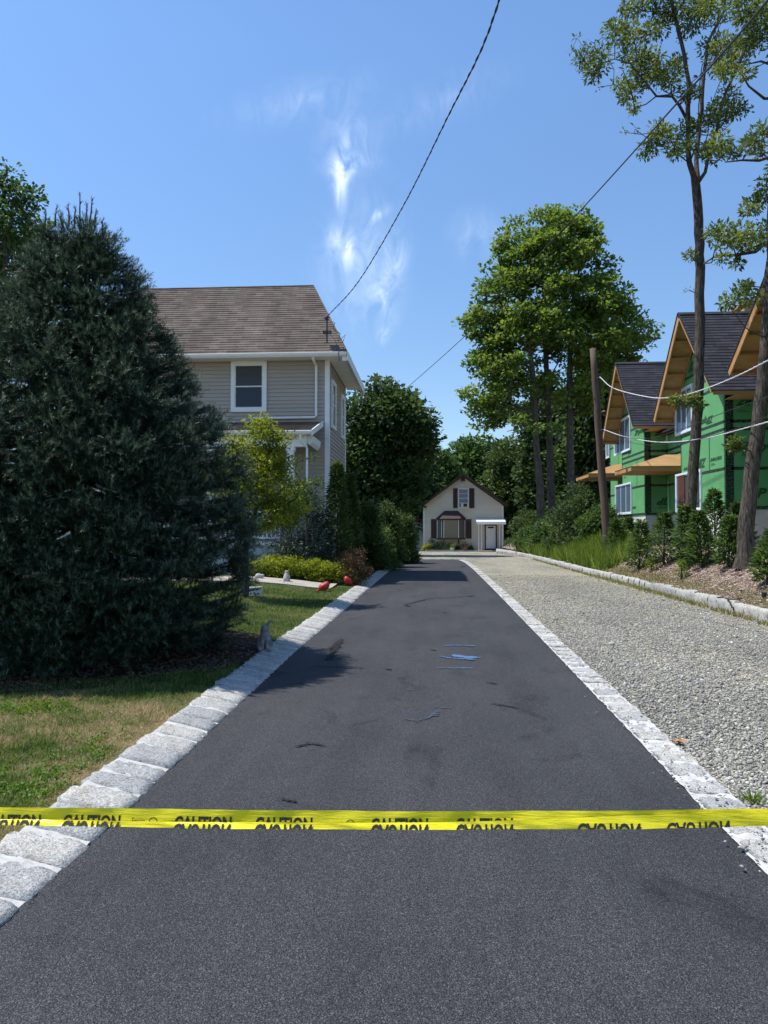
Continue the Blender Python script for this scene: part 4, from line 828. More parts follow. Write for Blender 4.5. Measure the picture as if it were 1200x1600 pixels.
# ------------------------------------------------------------ windows
def window_box(parent, o, u, v, n, w_, h_, fr=.07, fmat='white_trim', glass='glass_dark', mid=True, cols=1, sash='white_old', blind=False, rows_=1, name='window', depth=.05):
    """o lower left corner, u along, v up, n outward; frame proud of wall, pane set in"""
    o, u, v, n = (np.array(a, float) for a in (o, u, v, n)); f = MB()
    def bar(mb, a0, a1, b0, b1, d0, d1): mb.prism([o+u*a0+v*b0+n*d0, o+u*a1+v*b0+n*d0, o+u*a1+v*b1+n*d0, o+u*a0+v*b1+n*d0], n*(d1-d0))
    bar(f, 0, fr, 0, h_, -.02, depth); bar(f, w_-fr, w_, 0, h_, -.02, depth); bar(f, fr, w_-fr, h_-fr, h_, -.02, depth); bar(f, fr, w_-fr, 0, fr, -.02, depth)
    W_ = thing_part = f.build(name, fmat, parent)
    g = MB(); bar(g, fr, w_-fr, fr, h_-fr, -.015, .008); g.build('pane', glass, W_)
    s_ = MB(); k = .028
    bar(s_, fr, fr+k, fr, h_-fr, .008, depth*.6); bar(s_, w_-fr-k, w_-fr, fr, h_-fr, .008, depth*.6); bar(s_, fr+k, w_-fr-k, fr, fr+k, .008, depth*.6); bar(s_, fr+k, w_-fr-k, h_-fr-k, h_-fr, .008, depth*.6)
    if mid: bar(s_, fr+k, w_-fr-k, h_*.5-.022, h_*.5+.022, .008, depth*.6-.002)
    for c in range(1, cols): a = fr+(w_-2*fr)*c/cols; bar(s_, a-.022, a+.022, fr+k, h_-fr-k, .008, depth*.6-.004)
    for r_ in range(1, rows_): a = fr+(h_-2*fr)*r_/rows_; bar(s_, fr+k, w_-fr-k, a-.012, a+.012, .008, depth*.5-.006)
    s_.build('sash', sash, W_)
    if blind: bl = MB(); bar(bl, fr+k, w_-fr-k, h_*.52, h_-fr-k, .0085, .011); bl.build('blind', 'blind', W_)
    return W_
UX, UZ, NY = (1, 0, 0), (0, 0, 1), (0, -1, 0)

# ------------------------------------------------------------ beige house (left)
YF = 23.5; XC = float(W(513, 700, YF)[0]); XL = -13.0; YBk = 28.1; ZE = float(W(500, 562, YF)[2]); z0 = .15
H = thing('beige_house', 'two storey beige house with brown shingled roof behind the spruce', 'house', (XC, YF, z0))
mb = MB(); mb.rows((XL, YF, z0), UX, UZ, NY, ZE-z0, .125, .030, lambda v: 0, lambda v: XC-XL); mb.build('wall', 'beige_siding', H)
mb = MB(); mb.rows((XC, YF, z0), (0, 1, 0), UZ, (1, 0, 0), ZE-z0, .125, .030, lambda v: 0, lambda v: YBk-YF); mb.build('wall', 'beige_siding', H)
mb = MB(); mb.quad((XC, YBk, z0), (XL, YBk, z0), (XL, YBk, ZE), (XC, YBk, ZE)); mb.quad((XL, YBk, z0), (XL, YF, z0), (XL, YF, ZE), (XL, YBk, ZE)); mb.build('wall', 'beige_siding', H)
mb = MB(); mb.box(XC-.11, XC+.034, YF-.036, YF+.002, z0, ZE-.001); mb.box(XC+.002, XC+.036, YF+.002, YF+.13, z0, ZE-.001); mb.build('corner_board', 'white_trim', H)
mb = MB(); mb.box(XC+.002, XC+.036, YBk-.12, YBk+.02, z0, ZE-.001); mb.build('corner_board', 'white_trim', H)
# hip roof with a steep right end
XE = XC+.68; YE = YF-.58; YBE = YBk+.5; ze = ZE+.08; XLE = XL-.5
pk = W(490, 447, 25.9); RG = (float(pk[0]), 25.9, float(pk[2])); RL = (XL+2.5, 25.9, RG[2])
rf = MB()
# front plane in courses
Vd = np.array([0, RG[1]-YE, RG[2]-ze]); Ls = np.linalg.norm(Vd); Vd /= Ls; Nn_ = np.cross((1, 0, 0), Vd)
fl = lambda v: (RL[0]-XLE)*v/Ls; fr_ = lambda v: (XE-XLE)-(XE-RG[0])*v/Ls
rf.rows((XLE, YE, ze), UX, Vd, Nn_, Ls, .14, .018, fl, fr_)
Vs = np.array([RG[0]-XE, 0, RG[2]-ze]); Lr = np.linalg.norm(Vs); Vs /= Lr; Ns = np.cross((0, 1, 0), Vs)
rf.rows((XE, YE, ze), (0, 1, 0), Vs, Ns, Lr, .14, .018, lambda v: (RG[1]-YE)*v/Lr, lambda v: (YBE-YE)-(YBE-RG[1])*v/Lr)
rf.poly([(XE, YBE, ze), (XLE, YBE, ze), RL, RG]); rf.poly([(XLE, YBE, ze), (XLE, YE, ze), RL])
rf.poly([(XLE, YE, ze-.012), (XE, YE, ze-.012), (XE, YBE, ze-.012), (XLE, YBE, ze-.012)][::-1])
roof = rf.build('roof', 'brown_shingle', H)
rc = MB(); rc.tube([np.array(RL)+(0, 0, .01), np.array(RG)+(0, 0, .01)], .035, 6)
rc.tube([np.array(RG)+(0, 0, .005), np.array((XE, YE, ze+.02))], .022, 6); rc.build('ridge_cap', 'brown_shingle', roof)
mb = MB(); mb.box(XLE+.02, XE-.02, YE+.06, YE+.58, ze-.10, ze-.03); mb.box(XC+.032, XE-.03, YE+.585, YBE-.02, ze-.10, ze-.03); mb.build('soffit', 'soffit_white', H)
# gutters (rounded section)
def gutter(mb, a, b_, outw, h=.13, d=.13):
    a = np.array(a, float); b_ = np.array(b_, float); o_ = np.array(outw, float); prof = [(0, 0), (0, -h*.9), (d*.45, -h), (d*.85, -h*.6), (d, -.01), (d*.9, 0)]
    mb.prism([a+o_*p+np.array([0, 0, q]) for p, q in prof], b_-a)
mb = MB(); gutter(mb, (XLE, YE, ze+.0), (XE-.02, YE, ze+.0), (0, -1, 0)); mb.build('gutter', 'white_trim', H)
mb = MB(); mb.box(XE+.002, XE+.03, YE-.10, YBE, ze-.26, ze+.02); mb.box(XE-.14, XE+.002, YBE-.04, YBE+.002, ze-.26, ze-.1); mb.box(XE-.16, XE+.001, YE-.02, YE+.05, ze-.26, ze-.11); mb.build('fascia', 'white_trim', H)
# front window, side windows
def win_from_px(parent, x0, y0, x1, y1, Y, **k):
    a = W(x0, y1, Y); c = W(x1, y0, Y); return window_box(parent, (a[0], Y, a[2]), UX, UZ, NY, c[0]-a[0], c[2]-a[2], **k)
win_from_px(H, 361, 564, 417, 644, YF-.033, fr=.13, blind=True)
for (ya, yb, zt, zb) in ((24.0, 24.95, 6.55, 4.95), (26.6, 27.4, 6.55, 4.95), (24.1, 25.0, 3.1, 1.6)):
    window_box(H, (XC+.032, ya, zb), (0, 1, 0), UZ, (1, 0, 0), yb-ya, zt-zb, fr=.10)
win_from_px(H, 200, 564, 256, 644, YF-.033, fr=.13, blind=True)
# downspouts
p1, p2, p3 = W(494, 572, YF-.1), W(494, 652, YF-.1), W(398, 652, YF-.1)
mb = MB(); r_ = .042; gx = p1[0]
mb.tube([(gx-.03, YE-.02, ze-.12), (gx-.03, YE+.05, ze-.2), (gx, YF-.09, p1[2]), (gx, YF-.09, p2[2]+.05), (gx-.06, YF-.09, p2[2]), (p3[0], YF-.13, p3[2]-.04), (p3[0]-.1, YF-.2, p3[2]-.08)], r_, 8); mb.build('downspout', 'white_trim', H, smooth=False)
# porch
YP = 21.6; pr = W(486, 672, YP); zp = float(pr[2]); xpr = float(pr[0]); zw = float(W(480, 659, YF)[2]); XPL = XL+.5
mb = MB(); Vd = np.array([0, YF-YP, zw-zp]); Lp = np.linalg.norm(Vd); Vd /= Lp
mb.rows((XPL, YP-.25, zp-.25*(zw-zp)/(YF-YP)), UX, Vd, np.cross((1, 0, 0), Vd), Lp+.26, .14, .018, lambda v: 0, lambda v: xpr+.06-XPL)
mb.poly([(XPL, YP-.25, zp-.10), (xpr+.06, YP-.25, zp-.10), (xpr+.06, YF-.01, zw-.07), (XPL, YF-.01, zw-.07)][::-1]); prf = mb.build('porch_roof', 'brown_shingle', H)
mb = MB(); gutter(mb, (XPL, YP-.25, zp-.05), (xpr+.05, YP-.25, zp-.05), (0, -1, 0), .12, .12); mb.build('gutter', 'white_trim', prf)
mb = MB(); mb.prism([(xpr+.062, YP-.34, zp-.20), (xpr+.062, YF-.02, zw-.16), (xpr+.062, YF-.02, zw+.02), (xpr+.062, YP-.34, zp-.03)], (.035, 0, 0)); mb.build('fascia', 'white_trim', prf)
mb = MB(); mb.box(XPL, xpr-.12, YP-.10, YP+.12, zp-.50, zp-.10); mb.prism([(xpr-.32, YP+.02, zp-.10), (xpr+.05, YP+.02, zp-.16), (xpr+.03, YP+.02, zp-.34), (xpr-.05, YP+.02, zp-.44), (xpr-.12, YP+.02, zp-.38)], (0, 1.6, 0)); mb.build('porch_beam', 'white_trim', H)
dz = float(W(420, 846, YP)[2])
for px_ in (454, 330, 215, 100):
    xc_ = float(W(px_, 760, YP)[0]); mb = MB(); 
    mb.prism([(xc_-.15, YP-.13, dz+.01), (xc_+.15, YP-.13, dz+.01), (xc_+.15, YP+.17, dz+.01), (xc_-.15, YP+.17, dz+.01)], (0, 0, .18))
    a, c = .125, .095; zt = zp-.50
    for s0, s1 in (((-1, -1), (1, -1)), ((1, -1), (1, 1)), ((1, 1), (-1, 1)), ((-1, 1), (-1, -1))):
        mb.quad((xc_+s0[0]*a, YP+.02+s0[1]*a, dz+.19), (xc_+s1[0]*a, YP+.02+s1[1]*a, dz+.19), (xc_+s1[0]*c, YP+.02+s1[1]*c, zt-.1), (xc_+s0[0]*c, YP+.02+s0[1]*c, zt-.1))
    mb.box(xc_-.13, xc_+.13, YP-.11, YP+.15, zt-.12, zt-.001); mb.build('porch_column', 'white_trim', H)
mb = MB(); xd = float(W(472, 672, YP)[0]); mb.tube([(xd, YP-.28, zp-.15), (xd, YP-.26, zp-.3), (xd+.16, YP-.05, zp-.55), (xd+.16, YP-.05, dz-.8)], .035, 8); mb.build('downspout', 'white_trim', prf)
mb = MB(); mb.box(XPL, xpr-.1, YP-.15, YF-.002, dz-.12, dz); mb.build('porch_deck', 'white_old', H)
mb = MB(); mb.box(XPL+.02, xpr-.12, YP-.10, YP-.05, .1, dz-.12); mb.box(xpr-.17, xpr-.12, YP-.05, YF-.002, .1, dz-.12); mb.build('porch_skirt', 'skirt_blue', H)
mb = MB(); mb.box(XPL, xpr-.55, YP-.02, YP+.05, dz+.86, dz+.93); mb.box(XPL, xpr-.55, YP-.0, YP+.04, dz+.08, dz+.13)
x = XPL
while x < xpr-.6: mb.box(x, x+.035, YP, YP+.035, dz+.13, dz+.86); x += .125
mb.build('porch_railing', 'white_trim', H)
mb = MB(); mb.box(XPL+1.2, XPL+2.1, YF-.05, YF-.017, dz, dz+2.1); mb.build('door', 'door_white', H)
# service mast on the roof edge
q = W(511, 519, YE+.15); mb = MB(); mb.box(q[0]-.13, q[0]+.13, YE+.05, YE+.3, q[2]-.03, q[2]+.03); mb.tube([(q[0], YE+.12, q[2]-.35), (q[0], YE+.12, q[2]+.40)], .028, 8); mb.ball((q[0], YE+.1, q[2]+.44), (.09, .09, .07), 10, 6)
mb.tube([(q[0]+.05, YE+.05, q[2]+.42), (q[0]+.28, YE-.1, q[2]+.22), (q[0]+.22, YE-.1, q[2]+.05), (q[0]+.45, YE-.1, q[2]-.12), (q[0]+.38, YE-.12, q[2]-.38), (q[0]+.62, YE-.1, q[2]-.16), (q[0]+.52, YE-.1, q[2]-.42)], .014, 5)
mb.tube([(q[0]+.05, YE+.05, q[2]-.0), (q[0]+.3, YE-.1, q[2]-.35), (q[0]+.40, YE-.12, q[2]-.75), (q[0]+.44, YE-.12, q[2]-1.0)], .012, 5); mb.build('service_mast', 'metal_dark', H)
MASTX, MASTY, MASTZ = q[0]+.02, YE-.02, q[2]+.44

# ------------------------------------------------------------ cream cottage (far)
YC = 62.0
def cp(px, py, Y=YC): p = W(px, py, Y); return float(p[0]), float(p[2])
xl_, _ = cp(661.5, 830); xr_, _ = cp(786.5, 830); zb0 = -.25; ze_ = cp(724, 790)[1]; xm, zpk = cp(723, 745)
Hc = thing('cottage', 'small cream gabled cottage with dark shutters at the end of the driveway', 'house', ((xl_+xr_)/2, YC, zb0))
sl = (zpk-ze_)/(xm-xl_)
mb = MB(); hw_l = xm-xl_; hw_r = xr_-xm; Ht = zpk-zb0; e0 = ze_-zb0
mb.rows((xl_, YC, zb0), UX, UZ, NY, Ht, .125, .018, lambda v: 0 if v < e0 else hw_l*(v-e0)/(Ht-e0), lambda v: (xr_-xl_) if v < e0 else (xr_-xl_)-hw_r*(v-e0)/(Ht-e0))
mb.quad((xr_, YC, zb0), (xr_, YC+8, zb0), (xr_, YC+8, ze_), (xr_, YC, ze_)); mb.quad((xl_, YC+8, zb0), (xl_, YC, zb0), (xl_, YC, ze_), (xl_, YC+8, ze_)); mb.build('wall', 'cream_siding', Hc)
mb = MB(); mb.box(xl_-.02, xl_+.12, YC-.035, YC-.02, zb0, ze_); mb.build('corner_board', 'white_old', Hc); mb = MB(); mb.box(xr_-.12, xr_+.02, YC-.035, YC-.02, zb0, ze_-.02); mb.build('corner_board', 'white_old', Hc)
eL = cp(655, 793); eR = cp(793, 789); pkr = cp(723, 740.5)
mb = MB()
for (e, s_) in ((eL, 1), (eR, -1)):
    mb.prism([(e[0], YC-.4, e[1]), (pkr[0], YC-.4, pkr[1]), (pkr[0], YC-.4, pkr[1]-.16), (e[0], YC-.4, e[1]-.16)], (0, 8.8, 0))
    
rf = mb.build('roof', 'brown_trim', Hc)
mb = MB(); mb.prism([(eL[0]-.02, YC-.42, eL[1]+.01), (pkr[0], YC-.42, pkr[1]+.02), (eR[0]+.02, YC-.42, eR[1]+.01), (pkr[0], YC-.42, pkr[1]+.055)], (0, 8.8, 0)); mb.build('shingle_cover', 'brown_shingle', rf)
mb = MB(); gutter(mb, (eL[0], YC-.3, eL[1]-.1), (eL[0], YC+8, eL[1]-.1), (-1, 0, 0), .14, .14); mb.build('gutter', 'brown_trim', Hc)
a = cp(715.5, 794); c = cp(732.5, 763); wn = window_box(Hc, (a[0], YC-.02, a[1]), UX, UZ, NY, c[0]-a[0], c[1]-a[1], fr=.06, fmat='white_old', glass='glass_blue', rows_=4)
def shutter(x0, y0, x1, y1):
    a = cp(x0, y1); c = cp(x1, y0); mb = MB(); mb.box(a[0], a[0]+.05, YC-.06, YC-.018, a[1], c[1]); mb.box(c[0]-.05, c[0], YC-.06, YC-.018, a[1], c[1]); mb.box(a[0]+.05, c[0]-.05, YC-.058, YC-.018, a[1], a[1]+.06); mb.box(a[0]+.05, c[0]-.05, YC-.058, YC-.018, c[1]-.06, c[1])
    z = a[1]+.06
    while z < c[1]-.09: mb.prism([(a[0]+.05, YC-.05, z), (a[0]+.05, YC-.03, z+.05), (a[0]+.05, YC-.02, z+.05), (a[0]+.05, YC-.02, z)], (c[0]-a[0]-.1, 0, 0)); z += .055
    mb.build('shutter', 'shutter', Hc)
for s_ in ((708, 763, 715, 794), (733.3, 763, 741, 794), (673.5, 811, 681, 841.5), (729, 811, 736.5, 841.5)): shutter(*s_)
a = cp(720, 752); c = cp(726.5, 745.5); mb = MB(); mb.box(a[0], c[0], YC-.05, YC-.01, a[1], c[1]); mb.build('gable_vent', 'shutter', Hc)
a = cp(722.5, 758); mb = MB(); mb.box(a[0]-.14, a[0]+.14, YC-.12, YC-.02, a[1]+.06, a[1]+.14); mb.ball((a[0], YC-.18, a[1]), .09); mb.build('porch_light', 'white_old', Hc, smooth=True)
# bay window
x0, zt = cp(682, 811); x1, zbt = cp(727.5, 841.5); D_ = .62; ins = .5
pts = [(x0, YC-.02), (x0+ins, YC-D_), (x1-ins, YC-D_), (x1, YC-.02)]
mb = MB(); mb.prism([(p[0], p[1], zbt-.06) for p in pts], (0, 0, .12)); mb.prism([(p[0], p[1], zt-.10) for p in pts], (0, 0, .12))
for p in pts: mb.box(p[0]-.07, p[0]+.07, p[1]-.04, p[1]+.03, zbt+.06, zt-.10)
bay = mb.build('bay_window', 'brown_trim', Hc)
mb = MB()
for a, c in zip(pts[:-1], pts[1:]): mb.quad((a[0], a[1]+.01, zbt+.06), (c[0], c[1]+.01, zbt+.06), (c[0], c[1]+.01, zt-.1), (a[0], a[1]+.01, zt-.1))
mb.build('pane', 'glass_bay', bay)
for a, c in zip(pts[:-1], pts[1:]):
    a = np.array(a); c = np.array(c); d = (c-a)/np.linalg.norm(c-a); 
    for e_, f_ in ((.05, .13), (np.linalg.norm(c-a)-.13, np.linalg.norm(c-a)-.05)):
        mb = MB(); q0 = a+d*e_; q1 = a+d*f_; mb.prism([(q0[0], q0[1]-.012, zbt+.06), (q1[0], q1[1]-.012, zbt+.06), (q1[0], q1[1]-.012, zt-.10), (q0[0], q0[1]-.012, zt-.10)], (0, -.02, 0)); mb.build('sash', 'white_old', bay)
tA = cp(694.5, 798.5); tB = cp(715.5, 798.5); rp = [(x0-.08, YC-.01), (x0+ins-.06, YC-D_-.12), (x1-ins+.06, YC-D_-.12), (x1+.08, YC-.01)]
mb = MB(); zz = zt+.02; mb.poly([(*rp[0], zz), (*rp[1], zz), (tA[0], YC-.12, tA[1])]); mb.poly([(*rp[0], zz), (tA[0], YC-.12, tA[1]), (tA[0], YC, tA[1]+.02)]); mb.quad((*rp[1], zz), (*rp[2], zz), (tB[0], YC-.12, tB[1]), (tA[0], YC-.12, tA[1])); mb.poly([(*rp[2], zz), (*rp[3], zz), (tB[0], YC-.12, tB[1])]); mb.poly([(*rp[3], zz), (tB[0], YC, tB[1]+.02), (tB[0], YC-.12, tB[1])]); mb.poly([(tA[0], YC-.12, tA[1]), (tB[0], YC-.12, tB[1]), (tB[0], YC, tB[1]+.02), (tA[0], YC, tA[1]+.02)]); mb.poly([(*p, zz) for p in rp][::-1])
mb.build('bay_roof', 'brown_trim', bay)
for px_ in (693, 716): mb = MB(); a = cp(px_, 842); mb.prism([(a[0], YC-.02, a[1]-.05), (a[0], YC-.5, a[1]-.05), (a[0], YC-.02, a[1]-.45)], (.05, 0, 0)); mb.build('bracket', 'brown_trim', bay)
# door and awning
a = cp(757.5, 857); c = cp(776, 819.5); mb = MB(); mb.box(a[0], a[0]+.09, YC-.07, YC-.01, a[1], c[1]); mb.box(c[0]-.09, c[0], YC-.07, YC-.01, a[1], c[1]); mb.box(a[0]+.09, c[0]-.09, YC-.07, YC-.01, c[1]-.1, c[1]); fr0 = mb.build('door_frame', 'dark_paint', Hc)
mb = MB(); mb.box(a[0]+.09, c[0]-.09, YC-.045, YC-.012, a[1], c[1]-.1); dr = mb.build('door', 'door_white', Hc)
mb = MB(); cxd = (a[0]+c[0])/2; mb.box(cxd-.26, cxd+.26, YC-.052, YC-.046, c[1]-.30, c[1]-.18); mb.box(cxd-.03, cxd+.03, YC-.052, YC-.046, c[1]-.42, c[1]-.36); mb.build('door_glass', 'glass_dark', dr)
mb = MB(); mb.ball((a[0]+.15, YC-.08, a[1]+.9), .035); mb.build('handle', 'metal_dark', dr)
mb = MB(); mb.box(a[0], c[0], YC-.14, YC-.01, a[1]-.16, a[1]); mb.build('threshold', 'dark_paint', Hc)
a = cp(743, 819.5); c = cp(788, 810.5); mb = MB(); n_ = 16; wd = (c[0]-a[0])/n_
for k in range(n_):
    xa = a[0]+k*wd; mb.prism([(xa+.01, YC-.02, c[1]+.02), (xa+.01, YC-1.25, a[1]+.22), (xa+.01, YC-1.28, a[1]-.0), (xa+.01, YC-1.25, a[1]-.0), (xa+.01, YC-1.22, a[1]+.18), (xa+.01, YC-.02, c[1]-.02)], (wd-.012, 0, 0))
aw = mb.build('awning', 'white_trim', Hc)
gz = float(zg(0, YC-1))
for px_ in (748, 752.5, 780.5, 785): 
    x_ = cp(px_, 840, YC-1.1)[0]; mb = MB(); mb.box(x_-.03, x_+.03, YC-1.15, YC-1.09, gz, a[1]+.12); mb.build('awning_post', 'white_trim', Hc)
x_a, x_b = cp(748, 840, YC-1.1)[0], cp(752.5, 840, YC-1.1)[0]; mb = MB()
for k in range(9): z_ = gz+.15+k*.22; mb.tube([(x_a+.03, YC-1.12, z_), ((x_a+x_b)/2, YC-1.12, z_+.11), (x_b-.03, YC-1.12, z_)], .012, 5)
mb.build('post_scrollwork', 'white_trim', Hc)
a = cp(742, 861); c = cp(788, 861); mb = MB(); mb.box(a[0], c[0], YC-1.35, YC-.02, -.3, gz+.09); mb.build('door_step', 'walk_concrete', Hc)
# side wing with rusty roof
a = cp(632, 812, YC+2); c = cp(661, 798, YC+2); mb = MB(); mb.box(a[0], xl_-.003, YC+2.2, YC+7, -.25, a[1]); mb.build('side_wing', 'cream_siding', Hc)
mb = MB(); Vd = np.array([0, 2.0, c[1]-a[1]+.2]); l_ = np.linalg.norm(Vd); Vd /= l_; mb.rows((a[0]-.2, YC+1.9, a[1]), UX, Vd, np.cross((1, 0, 0), Vd), l_, .14, .018, lambda v: 0, lambda v: xl_-a[0]+.1); mb.box(a[0]-.2, xl_-.003, YC+1.95, YC+2.2, a[1]-.12, a[1]-.01); mb.build('wing_roof', 'rust_shingle', Hc)
a2 = cp(648, 846, YC+2.2); c2 = cp(657, 822, YC+2.2); window_box(Hc, (a2[0], YC+2.19, a2[1]), UX, UZ, NY, c2[0]-a2[0], c2[1]-a2[1], fr=.06, glass='glass_blue')
# air conditioner in upper window
a = cp(720.5, 794); c = cp(731.5, 786.5); t = thing('air_conditioner', 'small window air conditioner in the upper window of the cream cottage', 'air conditioner', (a[0], YC-.3, a[1]+.06))
mb = MB(); mb.box(a[0], c[0], YC-.30, YC-.055, a[1]+.065, c[1]+.02); mb.build('case', 'ac_plastic', t); mb = MB(); mb.box(a[0]+.18, c[0]-.10, YC-.315, YC-.302, a[1]+.11, c[1]-.03); mb.build('grille', 'dark_paint', t)
# cottage plant bed
mb = MB(); xa, xb = cp(664, 860)[0], cp(741, 860)[0]; mb.box(xa, xb, YC-.95, YC-.85, -.25, gz+.13); tag(mb.build('bed_edging', 'granite', loc=(0, 0, 0)), 'low stone edging of the flower bed under the bay window', 'edging')
for (px_, s_, lf, lab) in ((668, .55, 'cover_leaf', 'yellowish plant at the left end of the cottage flower bed'), (676, .75, 'grey_leaf', 'tall grey green plant left of the bay window'), (688, .60, 'mid_leaf', 'leafy plant below the left side of the bay window'), (700, .42, 'hedge_leaf', 'low plant below the middle of the bay window'), (715, .35, 'dark_leaf', 'dark low plant below the right side of the bay window'), (733, .35, 'dark_leaf', 'low plant between the bay window and the awning posts')):
    x_ = cp(px_, 850, YC-.5)[0]; bush('bed_plant', lab, (x_, YC-.5, gz), (s_*.85, .35, s_*1.5), 26, 42, .11, lf, .16, 'plants in the cottage flower bed', aspect=.4, cat='plant')
for (px_, lf, lab, mt_) in ((707, 'lime_leaf', 'white flower pot with a lime plant below the bay window', 'white_old'), (727, 'red_leaf', 'terracotta pot with a reddish plant in the cottage bed', 'terracotta')):
    x_ = cp(px_, 856, YC-.75)[0]; t = thing('flower_pot', lab, 'flower pot', (x_, YC-.78, gz)); mb = MB(); mb.tube([(x_, YC-.78, gz), (x_, YC-.78, gz+.26), (x_, YC-.78, gz+.32)], [.13, .19, .21], 12); mb.build('pot', mt_, t)
    C_ = np.array([(x_, YC-.78, gz+.5)])+rng.normal(0, .16, (9, 3)); P, D, Nn, L, Wd, var = clump_leaves(C_, .17, 40, .10, .8, 0, .4); leaves('plant', P, D, Nn, L, Wd, var, lf, t)

# ------------------------------------------------------------ text helper
def text_polys(s, shear=0.0, bold=0.012):
    cu = bpy.data.curves.new('lettering', 'FONT'); cu.body = s; cu.size = 1; cu.offset = bold; cu.shear = shear; cu.resolution_u = 3
    o = bpy.data.objects.new('lettering', cu); COL.objects.link(o); bpy.context.view_layer.update()
    dg = bpy.context.evaluated_depsgraph_get(); me = o.evaluated_get(dg).to_mesh()
    V = np.array([v.co[:] for v in me.vertices]); Fc = [tuple(p.vertices) for p in me.polygons]
    o.evaluated_get(dg).to_mesh_clear(); bpy.data.objects.remove(o); bpy.data.curves.remove(cu)
    mn = V.min(0); mx = V.max(0); V = (V-mn)/(mx-mn+1e-9)
    return V, Fc, (mx-mn)[0]/(mx-mn)[1]
# ------------------------------------------------------------ green sheathed houses (right)
XG = 8.5
ink_cache = {s: text_polys(s, .35, .045) for s in ('ZIP', 'ZIPsystem', 'SHEATHING')}
def stamp(mb, s, o, u, v, n, h, flip=False, stretch=1.0):
    V, Fc, asp = ink_cache[s]; o, u, v, n = (np.array(a, float) for a in (o, u, v, n)); i0 = len(mb.v); wd = h*asp*stretch
    for p in V:
        a, c = (1-p[0], 1-p[1]) if flip else (p[0], p[1]); q = o+u*a*wd+v*c*h+n*.006; mb.v.append(tuple(q))
    for f in Fc: mb.f.append(tuple(i0+k for k in f)); mb.var.append(.5)
    return wd
def sheath(parent, o, u, n, w_, z0, z1, gable=None, seed=0, marks=True, name='wall'):
    """green panel wall; u horizontal, gable=(peak z) optional; black seam strips and dark lettering"""
    o, u, n = np.array(o, float), np.array(u, float), np.array(n, float); up = np.array([0, 0, 1.0]); rnd = random.Random(seed)
    P = [o+up*(z0-o[2]), o+u*w_+up*(z0-o[2]), o+u*w_+up*(z1-o[2])]+([o+u*w_/2+up*(gable-o[2])] if gable else [])+[o+up*(z1-o[2])]
    mb = MB(); mb.prism(P, -n*.15); wl = mb.build(name, 'green_panel', parent)
    sm = MB(); top = gable or z1
    def strip(a0, a1, b0, b1): sm.quad(*[o+u*a+up*(b_-o[2])+n*.003 for a, b_ in ((a0, b0), (a1, b0), (a1, b1), (a0, b1))])
    def half(z): return 0 if z <= z1 else (z-z1)/(gable-z1)*w_/2
    zz = z0+.04; k = 0; sw = .045
    seams = [z0+.02, z0+1.15, z0+2.3, z0+2.52, z0+3.6, z0+4.4, z0+5.1]
    for z in seams:
        if z < top-.3: strip(half(z)+.01, w_-half(z)-.01, z, z+2*sw)
    xx = .02; strip(.005, .085, z0+.12, z1); strip(w_-.085, w_-.005, z0+.12, z1)
    k = 0; zs = [s_ for s_ in seams if s_ < top-.3]+[top-.1]
    for a, c in zip(zs[:-1], zs[1:]):
        if c-a < .5: continue
        k += 1; xx = w_*(.30 if k % 2 else .68)
        if half(c) < xx < w_-half(c): strip(xx-.03, xx+.03, a+.092, c-.002)
    sm.build('seam_strip', 'seam_tape', wl)
    if marks:
        for a, c in zip(zs[:-1], zs[1:]):
            if c-a < .6: continue
            h = .29; x = rnd.uniform(.12, .3)
            while x < w_-1.0-half(c):
                s_ = rnd.choice(('ZIP', 'ZIPsystem', 'SHEATHING')); fl_ = rnd.random() < .4; hh = h if s_ != 'SHEATHING' else .11
                mk = MB(); z = a+.14+rnd.uniform(0, max(.02, c-a-.45))
                if half(z+.3) < x: wd = stamp(mk, s_, o+u*x+up*(z-o[2]), u, up, n, hh, fl_, 1.15)
                else: wd = .3
                for q in range(3):
                    za = z-.06-.03*q
                    if za > a+.1 and half(za) < x: stamp(mk, 'SHEATHING', o+u*(x+.05)+up*(za-o[2]), u, up, n, .012+.004*q, False, 2.6)
                x += wd+rnd.uniform(.25, .6)
                if mk.f: mk.build('printed_lettering', 'panel_ink', wl)
    return wl
